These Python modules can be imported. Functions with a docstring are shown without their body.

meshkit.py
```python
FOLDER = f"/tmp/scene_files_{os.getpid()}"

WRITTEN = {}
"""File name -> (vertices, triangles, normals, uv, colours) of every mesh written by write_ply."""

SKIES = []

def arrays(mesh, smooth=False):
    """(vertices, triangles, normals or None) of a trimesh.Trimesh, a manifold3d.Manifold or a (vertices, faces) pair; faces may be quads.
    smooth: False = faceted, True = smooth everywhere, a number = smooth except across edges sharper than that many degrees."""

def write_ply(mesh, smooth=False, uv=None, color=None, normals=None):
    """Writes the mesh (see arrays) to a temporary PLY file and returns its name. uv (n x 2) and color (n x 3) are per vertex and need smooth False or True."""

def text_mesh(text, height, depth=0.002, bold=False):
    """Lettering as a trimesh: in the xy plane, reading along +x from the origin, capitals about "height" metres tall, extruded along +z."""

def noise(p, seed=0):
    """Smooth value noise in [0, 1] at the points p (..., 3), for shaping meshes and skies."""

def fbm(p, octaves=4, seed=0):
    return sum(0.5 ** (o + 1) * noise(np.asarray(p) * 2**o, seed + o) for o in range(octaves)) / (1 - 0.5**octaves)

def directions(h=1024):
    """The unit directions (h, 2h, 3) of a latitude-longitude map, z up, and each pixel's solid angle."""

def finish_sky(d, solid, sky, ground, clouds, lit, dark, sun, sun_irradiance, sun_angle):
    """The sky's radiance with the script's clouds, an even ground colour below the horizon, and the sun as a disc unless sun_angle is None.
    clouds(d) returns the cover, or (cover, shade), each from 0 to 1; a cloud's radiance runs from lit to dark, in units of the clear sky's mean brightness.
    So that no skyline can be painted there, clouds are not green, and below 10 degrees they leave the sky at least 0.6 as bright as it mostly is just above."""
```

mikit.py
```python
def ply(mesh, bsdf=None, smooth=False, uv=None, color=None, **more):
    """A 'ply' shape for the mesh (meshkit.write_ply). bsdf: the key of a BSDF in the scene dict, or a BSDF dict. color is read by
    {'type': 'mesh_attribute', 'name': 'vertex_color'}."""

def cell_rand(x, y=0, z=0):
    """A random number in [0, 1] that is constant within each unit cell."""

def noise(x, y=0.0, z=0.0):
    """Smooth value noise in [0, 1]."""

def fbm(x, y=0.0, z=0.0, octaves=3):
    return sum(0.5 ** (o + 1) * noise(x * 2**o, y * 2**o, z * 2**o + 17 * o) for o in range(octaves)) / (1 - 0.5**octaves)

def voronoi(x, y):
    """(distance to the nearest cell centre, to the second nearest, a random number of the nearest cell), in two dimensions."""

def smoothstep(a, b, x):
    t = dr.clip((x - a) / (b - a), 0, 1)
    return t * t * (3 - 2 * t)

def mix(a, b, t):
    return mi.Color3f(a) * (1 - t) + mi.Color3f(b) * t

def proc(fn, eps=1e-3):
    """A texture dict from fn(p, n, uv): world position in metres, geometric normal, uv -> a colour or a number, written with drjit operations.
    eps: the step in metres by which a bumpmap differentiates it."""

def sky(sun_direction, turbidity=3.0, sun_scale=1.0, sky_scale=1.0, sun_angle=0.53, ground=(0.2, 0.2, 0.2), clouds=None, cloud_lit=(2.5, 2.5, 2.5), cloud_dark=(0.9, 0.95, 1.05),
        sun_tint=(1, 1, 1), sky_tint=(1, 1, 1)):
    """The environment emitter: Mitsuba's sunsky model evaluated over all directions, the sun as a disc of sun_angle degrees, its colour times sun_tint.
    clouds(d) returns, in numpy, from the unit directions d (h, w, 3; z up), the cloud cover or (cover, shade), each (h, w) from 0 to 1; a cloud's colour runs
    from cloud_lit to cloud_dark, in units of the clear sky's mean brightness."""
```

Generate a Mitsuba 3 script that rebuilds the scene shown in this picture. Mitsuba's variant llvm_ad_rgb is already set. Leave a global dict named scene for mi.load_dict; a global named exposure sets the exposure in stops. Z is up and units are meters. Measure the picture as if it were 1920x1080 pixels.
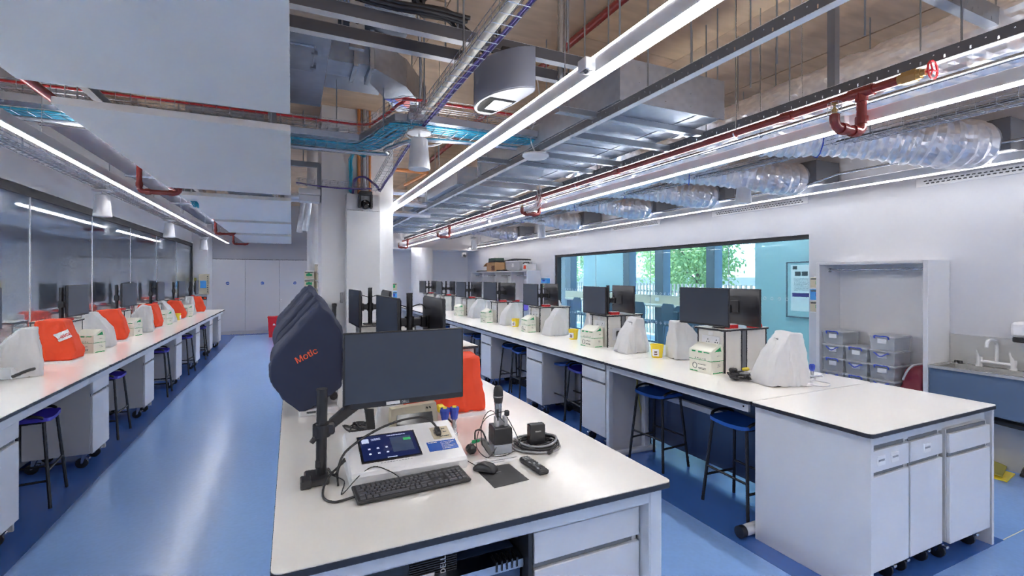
import math, random, numpy as np, trimesh, mitsuba as mi, mikit, meshkit, drjit as dr
import manifold3d as m3
from shapely.geometry import Polygon, Point, box as sbox
from mikit import noise, fbm, smoothstep, mix
T = mi.ScalarTransform4f
scene, labels = {}, {}
rng = random.Random(7)

# ---------------------------------------------------------------- camera, sky, lamps' power, exposure
A0 = math.atan((960 - 547) / 890)
FWD = [math.sin(A0), math.cos(A0), 0]
scene['camera'] = {'type': 'perspective', 'fov': 2 * math.degrees(math.atan(960 / 890)), 'fov_axis': 'x', 'near_clip': 0.05, 'far_clip': 500.0,
    'principal_point_offset_y': (540 - 519.5) / 1080, 'to_world': T().look_at(origin=[0, 0, 1.72], target=[FWD[0], FWD[1], 1.72], up=[0, 0, 1])}
scene['sky'] = mikit.sky([-0.45, 0.25, 0.8], turbidity=4.0, sky_scale=26, sun_scale=6)
LAMP = [30.0, 29.6, 29.2]
LAMP_UP = [19.0, 18.6, 18.2]
exposure = 0.45

# ---------------------------------------------------------------- materials
def lin(r, g, b):
    return [(c / 255 / 12.92) if c <= 10 else ((c / 255 + .055) / 1.055) ** 2.4 for c in (r, g, b)]
def rgb(c): return {'type': 'rgb', 'value': list(c)}
def mat(name, col, rough=.5, metal=0., spec=.5, two=True, **kw):
    d = {'type': 'principled', 'base_color': col if isinstance(col, dict) else rgb(lin(*col)), 'roughness': rough, 'metallic': metal, 'specular': spec, **kw}
    scene['mat_' + name] = {'type': 'twosided', 'bsdf': d} if two else d
def metal(name, col, alpha):
    scene['mat_' + name] = {'type': 'twosided', 'bsdf': {'type': 'roughconductor', 'material': 'none', 'specular_reflectance': rgb(lin(*col)) if not isinstance(col, dict) else col, 'alpha': alpha}}
mat('wall', (226, 226, 228), .6)
mat('wall_grey', (176, 178, 184), .6)
mat('door', (214, 215, 219), .45)
mat('raft', (248, 244, 236), .7)
mat('wall_paint', (206, 207, 212), .6)
mat('bench_top', (231, 228, 222), .2)
mat('core', (28, 27, 33), .4)
mat('cabinet', (226, 226, 228), .35)
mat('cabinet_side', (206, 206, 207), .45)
mat('frame', (218, 222, 228), .4)
mat('gap', (96, 99, 104), .5)
mat('tower', (226, 223, 216), .4)
mat('navy_panel', (44, 60, 88), .3)
mat('sink_panel', (86, 104, 128), .3)
mat('black', (18, 18, 21), .4)
mat('black_soft', (24, 24, 27), .6)
mat('key', (64, 64, 68), .45)
mat('black_gloss', (14, 14, 17), .12)
mat('screen', (46, 52, 62), .22)
mat('monitor_back', (30, 30, 35), .35)
mat('white_plastic', (236, 236, 238), .35)
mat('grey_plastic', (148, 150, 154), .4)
mat('light_grey', (198, 198, 200), .4)
mat('projector', (124, 128, 140), .45)
mat('red_pipe', (104, 30, 27), .3)
mat('red', (205, 35, 40), .4)
mat('bin_red', (196, 22, 28), .3)
mat('orange', (232, 72, 34), .65)
mat('orange_print', (225, 92, 60), .6)
mat('navy_cloth', (24, 33, 58), .7, sheen=.15)
mat('seat_blue', (30, 84, 168), .4)
mat('seat_violet', (52, 44, 160), .4)
mat('yellow', (250, 222, 56), .35)
mat('olive', (150, 142, 60), .6)
mat('carton', (240, 240, 224), .55)
mat('green', (30, 140, 84), .5)
mat('ink', (60, 62, 66), .6)
mat('paper', (240, 240, 240), .6)
mat('card_brown', (176, 138, 100), .7)
mat('card_dark', (96, 62, 48), .7)
mat('dark_green', (38, 62, 54), .6)
mat('maroon', (104, 26, 40), .6)
mat('purple', (128, 104, 206), .5)
mat('blue', (44, 70, 176), .35)
mat('sign_blue', (36, 84, 172), .4)
mat('cyan_cable', (40, 168, 200), .45)
mat('purple_cable', (58, 44, 110), .5)
mat('red_cable', (176, 34, 34), .45)
mat('white_cable', (228, 228, 230), .45)
mat('lag_cream', (232, 224, 204), .5)
mat('copper_pipe', (196, 126, 72), .45)
mat('beige', (206, 196, 172), .5)
mat('skyprint', (70, 160, 226), .5)
mat('brass', (176, 146, 96), .35, .8)
mat('wood_counter', (206, 196, 178), .5)
mat('cyan_wall', (178, 208, 214), .5)
mat('dark_column', (92, 104, 116), .5)
mat('corridor_floor', (214, 214, 212), .3)
mat('bar_chair', (74, 92, 106), .5)
mat('asphalt', (168, 166, 160), .9)
mat('bark', (96, 78, 62), .9)
mat('fence_paint', (150, 140, 130), .6)
mat('ledface', (255, 255, 255), .5)
metal('steel', (196, 200, 206), .22)
metal('galv', (188, 194, 204), .3)
metal('chrome', (225, 226, 230), .1)
mat('strut', (142, 148, 156), .38, .75)
mat('strut_dark', (92, 94, 100), .42, .6)
metal('stainless', (196, 196, 194), .36)
scene['mat_film'] = {'type': 'principledthin', 'base_color': rgb([.985, .985, .99]), 'roughness': .25, 'spec_trans': .2, 'diff_trans': .4, 'eta': 1.4}
scene['mat_clearbox'] = {'type': 'principledthin', 'base_color': rgb([.97, .98, .99]), 'roughness': .12, 'spec_trans': .3, 'diff_trans': .7, 'eta': 1.45}
scene['mat_tub'] = {'type': 'blendbsdf', 'weight': .3, 'a': {'type': 'thindielectric', 'int_ior': 1.5, 'specular_transmittance': rgb([.95, .97, .99])}, 'b': {'type': 'twosided', 'bsdf': {'type': 'diffuse', 'reflectance': rgb([.9, .92, .95])}}}
scene['mat_leaf'] = {'type': 'principledthin', 'base_color': rgb(lin(176, 196, 138)), 'roughness': .5, 'diff_trans': .9, 'spec_trans': 0.0}
scene['mat_lab_glass'] = {'type': 'thindielectric', 'int_ior': 1.5, 'specular_transmittance': rgb([.57, .85, .93])}
scene['mat_outer_glass'] = {'type': 'thindielectric', 'int_ior': 1.5, 'specular_transmittance': rgb([.86, .93, .95])}
scene['mat_partition_glass'] = {'type': 'blendbsdf', 'weight': .55, 'a': {'type': 'thindielectric', 'int_ior': 1.6, 'specular_transmittance': rgb([.62, .68, .70])}, 'b': {'type': 'twosided', 'bsdf': {'type': 'roughconductor', 'material': 'none', 'specular_reflectance': rgb([.84, .88, .90]), 'alpha': .006}}}

def f_floor(p, n, uv):
    s = fbm(p.x * 1.3, p.y * .5, 0, 3)
    f = noise(p.x * 60, p.y * 60)
    return mix(lin(130, 172, 234), lin(148, 188, 243), s) * (.97 + .06 * f)
mat('floor', mikit.proc(f_floor), .22, 0, .5)
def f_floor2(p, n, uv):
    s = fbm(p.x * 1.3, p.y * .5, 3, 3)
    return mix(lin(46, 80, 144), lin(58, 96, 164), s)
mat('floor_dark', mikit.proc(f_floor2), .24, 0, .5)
def f_ply(p, n, uv):
    g = fbm(p.x * 3.2, p.y * 14, 0, 3)
    b = fbm(p.x * .8 + 7, p.y * .8, 0, 3)
    return mix(lin(152, 127, 103), lin(214, 186, 156), dr.clip(.45 * g + .7 * b - .1, 0, 1))
mat('ply_a', mikit.proc(f_ply), .8)
def f_ply2(p, n, uv):
    g = fbm(p.x * 3.2 + 50, p.y * 14, 0, 3)
    b = fbm(p.x * .7 + 90, p.y * .9, 0, 3)
    return mix(lin(144, 121, 102), lin(204, 178, 152), dr.clip(.55 * g + .6 * b - .1, 0, 1))
mat('ply_b', mikit.proc(f_ply2), .8)
def f_galv(p, n, uv):
    s = noise(p.x * 26, p.y * 26, p.z * 26) * .5 + fbm(p.x * 2, p.y * 2, p.z * 2, 2) * .5
    return mix(lin(168, 176, 188), lin(206, 212, 222), s)
metal('duct', mikit.proc(f_galv), .34)
def f_foilbump(p, n, uv):
    return .012 * fbm(p.x * 22, p.y * 22, p.z * 22, 3)
def f_foil(p, n, uv):
    return mix(lin(222, 222, 228), lin(250, 250, 252), noise(p.x * 30, p.y * 30, p.z * 30))
mat('foil', mikit.proc(f_foil), .24, .5, .7)
mat('foil_matt', mikit.proc(f_foil), .26, .62, .7)

# ---------------------------------------------------------------- names and entries
used = {}
def uniq(name):
    if name not in used and name not in scene:
        used[name] = 0
        return name
    k = used.get(name, 0)
    while True:
        k += 1
        n = f'{name}_{k:03d}'
        if n not in scene and n not in used:
            used[name] = k; used[n] = 0
            return n
def mkey(m): return m if isinstance(m, dict) else 'mat_' + m
def thing(name, label, cat, group=None, mesh=None, m=None, smooth=False, kind=None):
    k = uniq(name)
    d = {'label': label, 'category': cat}
    if group: d['group'] = group
    if kind: d['kind'] = kind
    labels[k] = d
    if mesh is not None: scene[k] = mikit.ply(cat_(mesh), mkey(m), smooth)
    return k
def cat_(m):
    if isinstance(m, list): return trimesh.util.concatenate([cat_(q) for q in m])
    if hasattr(m, 'to_mesh'):
        q = m.to_mesh(); return trimesh.Trimesh(np.array(q.vert_properties[:, :3]), np.array(q.tri_verts), process=False)
    return m
def part(t, name, mesh, m, smooth=False, label=None, kind=None, **kw):
    k = uniq(t + '__' + name)
    scene[k] = mikit.ply(cat_(mesh), mkey(m), smooth, **kw)
    d = {}
    if label: d['label'] = label
    if kind: d['kind'] = kind
    if d: labels[k] = d
    return k
def struct(name, mesh=None, m=None, smooth=False):
    k = uniq(name)
    labels[k] = {'kind': 'structure'}
    if mesh is not None: scene[k] = mikit.ply(cat_(mesh), mkey(m), smooth)
    return k
class Model:
    def __init__(s): s.items, s.n = [], {}
    def name(s, p):
        k = s.n.get(p, -1) + 1; s.n[p] = k
        return p if k == 0 else f'{p}_{k:03d}'
    def add(s, p, mesh, m, smooth=False, label=None):
        p = s.name(p)
        s.items.append((p, mikit.ply(cat_(mesh), mkey(m), smooth), label))
        return p
    def place(s, name, label, cat, group, t, swap={}):
        k = thing(name, label, cat, group)
        for p, d, l in s.items:
            e = {**d, 'to_world': t}
            if p in swap: e['bsdf'] = {'type': 'ref', 'id': 'mat_' + swap[p]}
            scene[k + '__' + p] = e
            if l: labels[k + '__' + p] = {'label': l}
        return k
def tr(x, y, z, rz=0, s=None):
    t = T().translate([x, y, z]).rotate([0, 0, 1], rz)
    return t.scale(s) if s else t
ORD = ['first', 'second', 'third', 'fourth', 'fifth', 'sixth', 'seventh', 'eighth', 'ninth', 'tenth', 'eleventh', 'twelfth']

def wrap(small, cover, O, N, tilt, off, k=5):
    """lays a small flat mesh (in its xy plane, z outward) on a cover, following its surface"""
    from scipy.spatial import cKDTree
    N = np.array(N, float); N /= np.linalg.norm(N); X = np.array([-N[1], N[0], 0]); X /= np.linalg.norm(X); Y = np.cross(N, X); c, s = math.cos(math.radians(tilt)), math.sin(math.radians(tilt)); X, Y = c * X + s * Y, c * Y - s * X
    v = np.array(cover.vertices); ok = np.array(cover.vertex_normals) @ N > .15; v = v[ok] - O
    tree = cKDTree(np.c_[v @ X, v @ Y]); m = cat_(small).subdivide_to_size(.012); q = np.array(m.vertices)
    d, i = tree.query(q[:, :2], k=k); t = (v @ N)[i].max(1)
    m.vertices = np.array(O) + q[:, :1] * X + q[:, 1:2] * Y + (t + q[:, 2] + off)[:, None] * N
    return m
# ---------------------------------------------------------------- shapes
def bx(x0, x1, y0, y1, z0, z1, b=0):
    if b:
        b = min(b, (x1 - x0) * .45, (y1 - y0) * .45, (z1 - z0) * .45)
        P = []
        for sx in (0, 1):
            for sy in (0, 1):
                for sz in (0, 1):
                    c = [(x0, x1)[sx], (y0, y1)[sy], (z0, z1)[sz]]
                    i = [b if q == 0 else -b for q in (sx, sy, sz)]
                    for a in range(3):
                        P.append([c[j] + (0 if j == a else i[j]) for j in range(3)])
        return cat_(m3.Manifold.hull_points(np.array(P)))
    return trimesh.creation.box(bounds=[[x0, y0, z0], [x1, y1, z1]])
def hull(P): return cat_(m3.Manifold.hull_points(np.array(P, float)))
def path(P, k=6, closed=False):
    P = np.array(P, float); n = len(P); out = []
    rngi = range(n if closed else n - 1)
    for i in rngi:
        g = lambda j: P[j % n] if closed else P[min(max(j, 0), n - 1)]
        a, b, c, d = g(i - 1), g(i), g(i + 1), g(i + 2)
        for t in np.arange(k) / k:
            out.append(.5 * (2 * b + (c - a) * t + (2 * a - 5 * b + 4 * c - d) * t * t + (3 * b - a - 3 * c + d) * t ** 3))
    if not closed: out.append(P[-1])
    return np.array(out)
def tube(P, r, n=8, closed=False):
    P = np.array(P, float); m = len(P)
    t = np.gradient(P, axis=0)
    if closed: t = np.roll(P, -1, 0) - np.roll(P, 1, 0)
    t /= np.linalg.norm(t, axis=1, keepdims=True) + 1e-12
    a = np.cross(t[0], [0, 0, 1] if abs(t[0][2]) < .9 else [1, 0, 0]); a /= np.linalg.norm(a)
    R = np.broadcast_to(r, (m,)); ang = np.arange(n) * 2 * math.pi / n; V = []
    for i in range(m):
        a = a - t[i] * (a @ t[i]); a /= np.linalg.norm(a) + 1e-12
        b = np.cross(t[i], a)
        V.append(P[i] + R[i] * (np.cos(ang)[:, None] * a + np.sin(ang)[:, None] * b))
    V = np.vstack(V); F = []
    for i in range(m if closed else m - 1):
        j = (i + 1) % m
        for k in range(n):
            l = (k + 1) % n
            F += [[i * n + k, i * n + l, j * n + l], [i * n + k, j * n + l, j * n + k]]
    if not closed:
        V = np.vstack([V, P[:1], P[-1:]])
        for k in range(n):
            l = (k + 1) % n
            F += [[m * n, l, k], [m * n + 1, (m - 1) * n + k, (m - 1) * n + l]]
    return trimesh.Trimesh(V, F, process=False)
def cyl(p, q, r, r2=None, n=12): return tube([p, q], [r, r if r2 is None else r2], n)
def lathe(prof, n=24, at=(0, 0, 0)):
    prof = np.array(prof, float); m = len(prof); ang = np.arange(n) * 2 * math.pi / n
    V = np.vstack([np.stack([r * np.cos(ang), r * np.sin(ang), np.full(n, z)], 1) for r, z in prof]) + np.array(at)
    F = []
    for i in range(m - 1):
        for k in range(n):
            l = (k + 1) % n
            F += [[i * n + k, i * n + l, (i + 1) * n + l], [i * n + k, (i + 1) * n + l, (i + 1) * n + k]]
    return trimesh.Trimesh(V, F, process=False)
def prism(poly, z0, z1):
    if not isinstance(poly, Polygon): poly = Polygon(poly)
    m = trimesh.creation.extrude_polygon(poly, z1 - z0, engine='earcut'); m.apply_translation([0, 0, z0]); return m
def rot(m, axis, deg, pt=(0, 0, 0)):
    m = m.copy(); m.apply_transform(trimesh.transformations.rotation_matrix(math.radians(deg), axis, pt)); return m
def mov(m, x=0, y=0, z=0): m = m.copy(); m.apply_translation([x, y, z]); return m
def text(s, h, d=.001, bold=False):
    m = meshkit.text_mesh(s, h, d, bold); m.apply_translation([-(m.bounds[0][0] + m.bounds[1][0]) / 2, -h / 2, 0]); return m
def ridge(p, seed): return .5 - 2 * np.abs(meshkit.noise(p, seed) - .5)
def drape(P, seed, fold=.006, it=4, res=.022, flat=None, skirt=0.):
    m = cat_(m3.Manifold.hull_points(np.array(P, float)).refine_to_length(res))
    m.merge_vertices(); trimesh.smoothing.filter_laplacian(m, iterations=it)
    v, n = np.array(m.vertices), np.array(m.vertex_normals)
    d = (ridge(v * [13, 13, 6], seed) - .1) * 1.0 + (ridge(v * [30, 30, 14], seed + 5) - .1) * .5 + (meshkit.noise(v * [6, 6, 4], seed + 9) - .5) * 1.2
    z0 = v[:, 2].min()
    fade = np.clip((v[:, 2] - z0) / .05, .35, 1)
    w = fold * d * fade
    if skirt:
        c = v[:, :2].mean(0); a = np.arctan2(v[:, 1] - c[1], v[:, 0] - c[0]); s = np.clip(1 - (v[:, 2] - z0) / (v[:, 2].max() - z0), 0, 1)
        w = w + skirt * s ** .6 * ridge(np.stack([np.cos(a) * 4.2, np.sin(a) * 4.2, v[:, 2] * 2.5], 1), seed + 2)
    if flat is not None: w = w * flat(v, n)
    v2 = v + n * w[:, None]; v2[:, 2] = np.maximum(v2[:, 2], z0)
    return trimesh.Trimesh(v2, m.faces, process=False)

# ================================================================ the room
YB, XR, XL, ZC = 16.4, 5.82, -2.47, 3.95
fl = struct('floor', bx(-5, 6.1, -3.5, 16.7, -.2, 0), 'floor')
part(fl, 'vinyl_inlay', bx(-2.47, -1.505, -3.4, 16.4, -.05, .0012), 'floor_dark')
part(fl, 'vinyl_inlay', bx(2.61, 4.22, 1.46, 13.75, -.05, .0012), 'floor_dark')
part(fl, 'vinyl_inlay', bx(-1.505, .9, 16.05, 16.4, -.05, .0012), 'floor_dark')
part(fl, 'weld_seam', bx(4.12, 5.8, 1.462, 1.468, 0, .001), 'bench_top')
WY0, WY1, WZ0, WZ1 = 3.79, 10.07, .12, 2.25
wr = struct('wall_right', [bx(XR, 6.12, -3.5, WY0, 0, ZC), bx(XR, 6.12, WY1, 16.7, 0, ZC), bx(XR, 6.12, WY0, WY1, 0, WZ0), bx(XR, 6.12, WY0, WY1, WZ1, ZC)], 'wall_paint')
struct('wall_back', bx(-5, 6.12, YB, 16.7, 0, ZC), 'wall_grey')
part('wall_back', 'bulkhead', bx(1.35, XR, 15.3, YB, 2.62, ZC), 'wall')
part('wall_back', 'white_lining', bx(1.0, XR, YB - .02, YB, 0, 2.62), 'wall')
struct('wall_front', bx(-5, 6.12, -3.7, -3.5, 0, ZC), 'wall')
wl = struct('wall_left', [bx(XL - .12, XL, -3.5, 15.4, 2.66, ZC), bx(XL - .12, XL, -3.5, 15.4, 0, .88)], 'wall')
part(wl, 'pillar', bx(XL - .12, -2.12, 15.4, YB, 0, ZC), 'wall')
part(wl, 'corridor_lining', [bx(-4.95, -4.85, -3.5, 16.4, 0, 2.9), bx(-4.85, XL - .12, -3.5, 16.4, 2.85, 2.95)], 'wall')
cl = struct('ceiling', bx(-5, 6.12, -3.7, 16.7, ZC + .02, ZC + .3), 'gap')
xs = np.arange(-2.5, 5.9, 1.22)
for i, x in enumerate(xs):
    for j, y in enumerate(np.arange(-3.6 + .6 * (i % 2), 16.6, 2.44)):
        dz = .006 * rng.random()
        part(cl, 'plywood_panel', bx(x + .004, x + 1.216, y + .004, y + 2.436, ZC - .004 + dz, ZC + .03), ('ply_a', 'ply_b')[(i * 3 + j) % 2])
# left partition: dark head frame, glass sheets with clear joints
w2 = struct('window_2')
part(w2, 'head_frame', bx(XL - .09, XL + .02, -3.5, 15.4, 2.55, 2.64), 'black_soft')
part(w2, 'head_frame', bx(XL - .03, XL + .035, -3.5, 15.4, 2.64, 2.665), 'cabinet')
part(w2, 'end_frame', bx(XL - .09, XL + .02, 15.34, 15.4, .88, 2.55), 'black_soft')
ys = [-3.5, -1.9, -.2, 1.5, 3.2, 4.45, 4.9, 6.6, 8.3, 10.0, 11.7, 13.5, 15.34]
for a, b in zip(ys[:-1], ys[1:]):
    part(w2, 'pane', (np.array([[XL - .006, a + .004, .88], [XL - .006, b - .004, .88], [XL - .006, b - .004, 2.55], [XL - .006, a + .004, 2.55]]), np.array([[0, 1, 2], [0, 2, 3]])), 'partition_glass')
for y in ys[1:-1]:
    part(w2, 'glass_joint', bx(XL - .013, XL + .001, y - .005, y + .005, .88, 2.55), 'light_grey')
# right window: black frame, four panes, rings printed on the glass
w1 = struct('window_1')
part(w1, 'frame', [bx(XR + .02, XR + .14, WY0, WY1, WZ1 - .05, WZ1), bx(XR + .02, XR + .14, WY0, WY1, WZ0, WZ0 + .05), bx(XR + .02, XR + .14, WY1 - .08, WY1, WZ0, WZ1)], 'black_soft')
gy = [WY0, 5.05, 6.75, 8.45, WY1 - .08]
for a, b in zip(gy[:-1], gy[1:]):
    v = np.array([[XR + .08, a + .003, WZ0 + .05], [XR + .08, b - .003, WZ0 + .05], [XR + .08, b - .003, WZ1 - .05], [XR + .08, a + .003, WZ1 - .05]])
    part(w1, 'pane', (v, np.array([[0, 2, 1], [0, 3, 2]])), 'lab_glass')
for y in gy[1:-1]: part(w1, 'glass_joint', bx(XR + .075, XR + .085, y - .004, y + .004, WZ0 + .05, WZ1 - .05), 'light_grey')
ringm = rot(prism(Point(0, 0).buffer(.022, 10).difference(Point(0, 0).buffer(.0155, 10)), 0, .001), [0, 1, 0], -90)
ringd = mikit.ply(ringm, 'mat_white_plastic')
for z in (1.43, .91):
    for i in range(56):
        k = uniq(w1 + '__printed_ring'); scene[k] = {**ringd, 'to_world': T().translate([XR + .0785, 3.92 + i * .107, z])}
# back doors
DX = [-2.203, -1.272, -.345, .5]
for i in range(3):
    d = struct(f'door_{i + 1}', bx(DX[i] + .006, DX[i + 1] - .006, YB - .022, YB, .1, 2.245, .002), 'door')
    cx = (-1.73, -.81, .09)[i]
    part(d, 'fire_door_sign', rot(prism(Point(0, 0).buffer(.045, 12), 0, .003), [1, 0, 0], 90, (0, 0, 0)).apply_translation([cx, YB - .022, 1.535]), 'sign_blue')
    part(d, 'sign_print', [bx(cx - .03, cx + .03, YB - .0262, YB - .025, 1.535 + q, 1.541 + q) for q in (-.014, 0, .012)], 'white_plastic')
    if i != 1: part(d, 'lock', [rot(prism(Point(0, 0).buffer(.012, 8), 0, .012), [1, 0, 0], 90).apply_translation([DX[i] + .05, YB - .022, z]) for z in (.96, 1.02)], 'steel')
struct('trim_1', [bx(-2.22, .52, YB - .012, YB, 2.247, 2.262), bx(-2.22, -2.207, YB - .012, YB, 0, 2.26)], 'gap')
struct('baseboard_back', bx(-2.12, .9, YB - .014, YB, 0, .1), 'light_grey')
struct('baseboard_right', bx(XR - .012, XR, 10.1, 16.4, 0, .1), 'light_grey')

# square column by the island, with its boxed casing
cK = thing('column', 'white square column with a boxed casing at the far end of the island', 'column', None, bx(.35, 1.263, 6.6, 7.5, 0, ZC), 'wall')
part(cK, 'casing', bx(.64, 1.06, 6.44, 6.61, 0, 2.80, .003), 'cabinet')
part(cK, 'casing_joint', bx(.642, 1.058, 6.436, 6.45, 2.585, 2.589), 'gap')
part(cK, 'access_handle', [bx(.575, .61, 6.575, 6.6, 1.38, 1.52, .004), bx(.585, .6, 6.55, 6.58, 1.4, 1.5)], 'grey_plastic')
thing('round_column', 'slim round white column left of the square column', 'column', None, lathe([(.001, 0), (.12, 0), (.12, ZC), (.001, ZC)], 32, (.36, 9.0, 0)), 'wall', 40)
thing('round_column', 'thick round white column at the far end of the right bench', 'column', None, lathe([(.001, 0), (.33, 0), (.33, 2.62), (.001, 2.62)], 48, (3.68, 14.6, 0)), 'wall', 40)

# ================================================================ beyond the right window
struct('floor', bx(6.12, 9.0, -1, 19, -.2, 0), 'corridor_floor')
struct('ceiling', bx(6.12, 9.0, -1, 19, 3.3, 3.5), 'wall')
struct('wall_far', [bx(8.4, 8.6, -1, 6.56, 0, 3.3), bx(6.12, 9.0, -1.2, -1, 0, 3.5)], 'cyan_wall')
part('wall_far', 'panel', bx(8.42, 8.52, 10.67, 12.74, 0, 3.3), 'cyan_wall')
for a, b in ((7.52, 7.76), (9.1, 9.4), (10.4, 10.67), (13.4, 13.77), (15.4, 15.7)):
    thing('corridor_column', 'dark mullion column seen through the window, ' + ('nearest to the clear noticeboard' if a < 8 else ['right of the leafy middle bay', 'left of the leafy middle bay', 'behind the window frame at its left end', 'farthest to the left'][[9.1, 10.4, 13.4, 15.4].index(a)]), 'column', None, bx(8.35, 8.6, a, b, 0, 3.3, .01), 'dark_column')
w3 = struct('window_3')
for a, b in ((6.56, 7.52), (7.76, 9.1), (9.4, 10.4), (12.74, 13.4), (13.77, 15.4), (15.7, 19)):
    v = np.array([[8.5, a, 0], [8.5, b, 0], [8.5, b, 3.3], [8.5, a, 3.3]]); part(w3, 'pane', (v, np.array([[0, 2, 1], [0, 3, 2]])), 'outer_glass')
    part(w3, 'transom', bx(8.47, 8.53, a, b, 0, .06), 'dark_column')
bc = thing('bar_counter', 'long pale counter under the outer glazing of the corridor', 'counter')
part(bc, 'counter_top', bx(7.75, 8.3, 6.7, 15.2, 1.02, 1.06, .004), 'wood_counter')
part(bc, 'upstand', bx(8.26, 8.3, 6.7, 15.2, 1.06, 1.27, .003), 'wood_counter')
for y in (6.75, 8.4, 10.1, 11.8, 13.5, 15.1): part(bc, 'leg', bx(7.9, 8.25, y - .03, y + .03, 0, 1.02), 'light_grey')
for y in (7.3, 8.2, 9.2, 10.5, 12.2, 14): part(bc, 'socket', bx(8.25, 8.262, y - .07, y + .07, 1.12, 1.21, .003), 'white_plastic')
mo = Model()
mo.add('seat', bx(-.22, .22, -.22, .2, .68, .74, .02), 'bar_chair'); mo.add('backrest', [hull([(x, y, z) for x, z in ((-.22, .8), (.22, .8), (.22, 1.08), (-.22, 1.08), (.16, 1.16), (-.16, 1.16)) for y in (.2, .225)])], 'bar_chair')
for sx in (-1, 1):
    for sy in (-1, 1): mo.add('leg', cyl((sx * .17, sy * .17, .69), (sx * .21, sy * .21, 0), .014), 'dark_column')
    mo.add('back_post', cyl((sx * .18, .2, .7), (sx * .18, .21, .85), .012), 'dark_column')
mo.add('footrest', tube([(-.2, -.2, .25), (.2, -.2, .25), (.2, .2, .25), (-.2, .2, .25)], .01, 6, True), 'dark_column')
for i, y in enumerate((7.6, 8.6, 9.6, 11.1, 12.6)):
    mo.place('bar_chair', f'grey high-backed bar chair at the corridor counter, {ORD[i]} from the noticeboard', 'chair', 'bar chairs along the corridor counter', tr(7.35, y, 0, 90 + (-8, 5, 12, -4, 6)[i]))
bc = thing('bench_seat', 'dark teal high-backed bench seat standing behind the window', 'bench')
part(bc, 'backrest', hull([(x, y, z) for x in (6.86, 6.94) for y, z in ((5.9, .1), (7.2, .1), (7.2, 1.05), (5.9, 1.05), (6.0, 1.15), (7.1, 1.15))]), 'bar_chair')
for i in range(9): part(bc, 'channel_tuft', bx(6.835, 6.862, 5.93 + i * .14, 6.055 + i * .14, .12, 1.04, .012), 'bar_chair')
part(bc, 'seat', bx(6.94, 7.4, 5.9, 7.2, .1, .45, .03), 'bar_chair')
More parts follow.
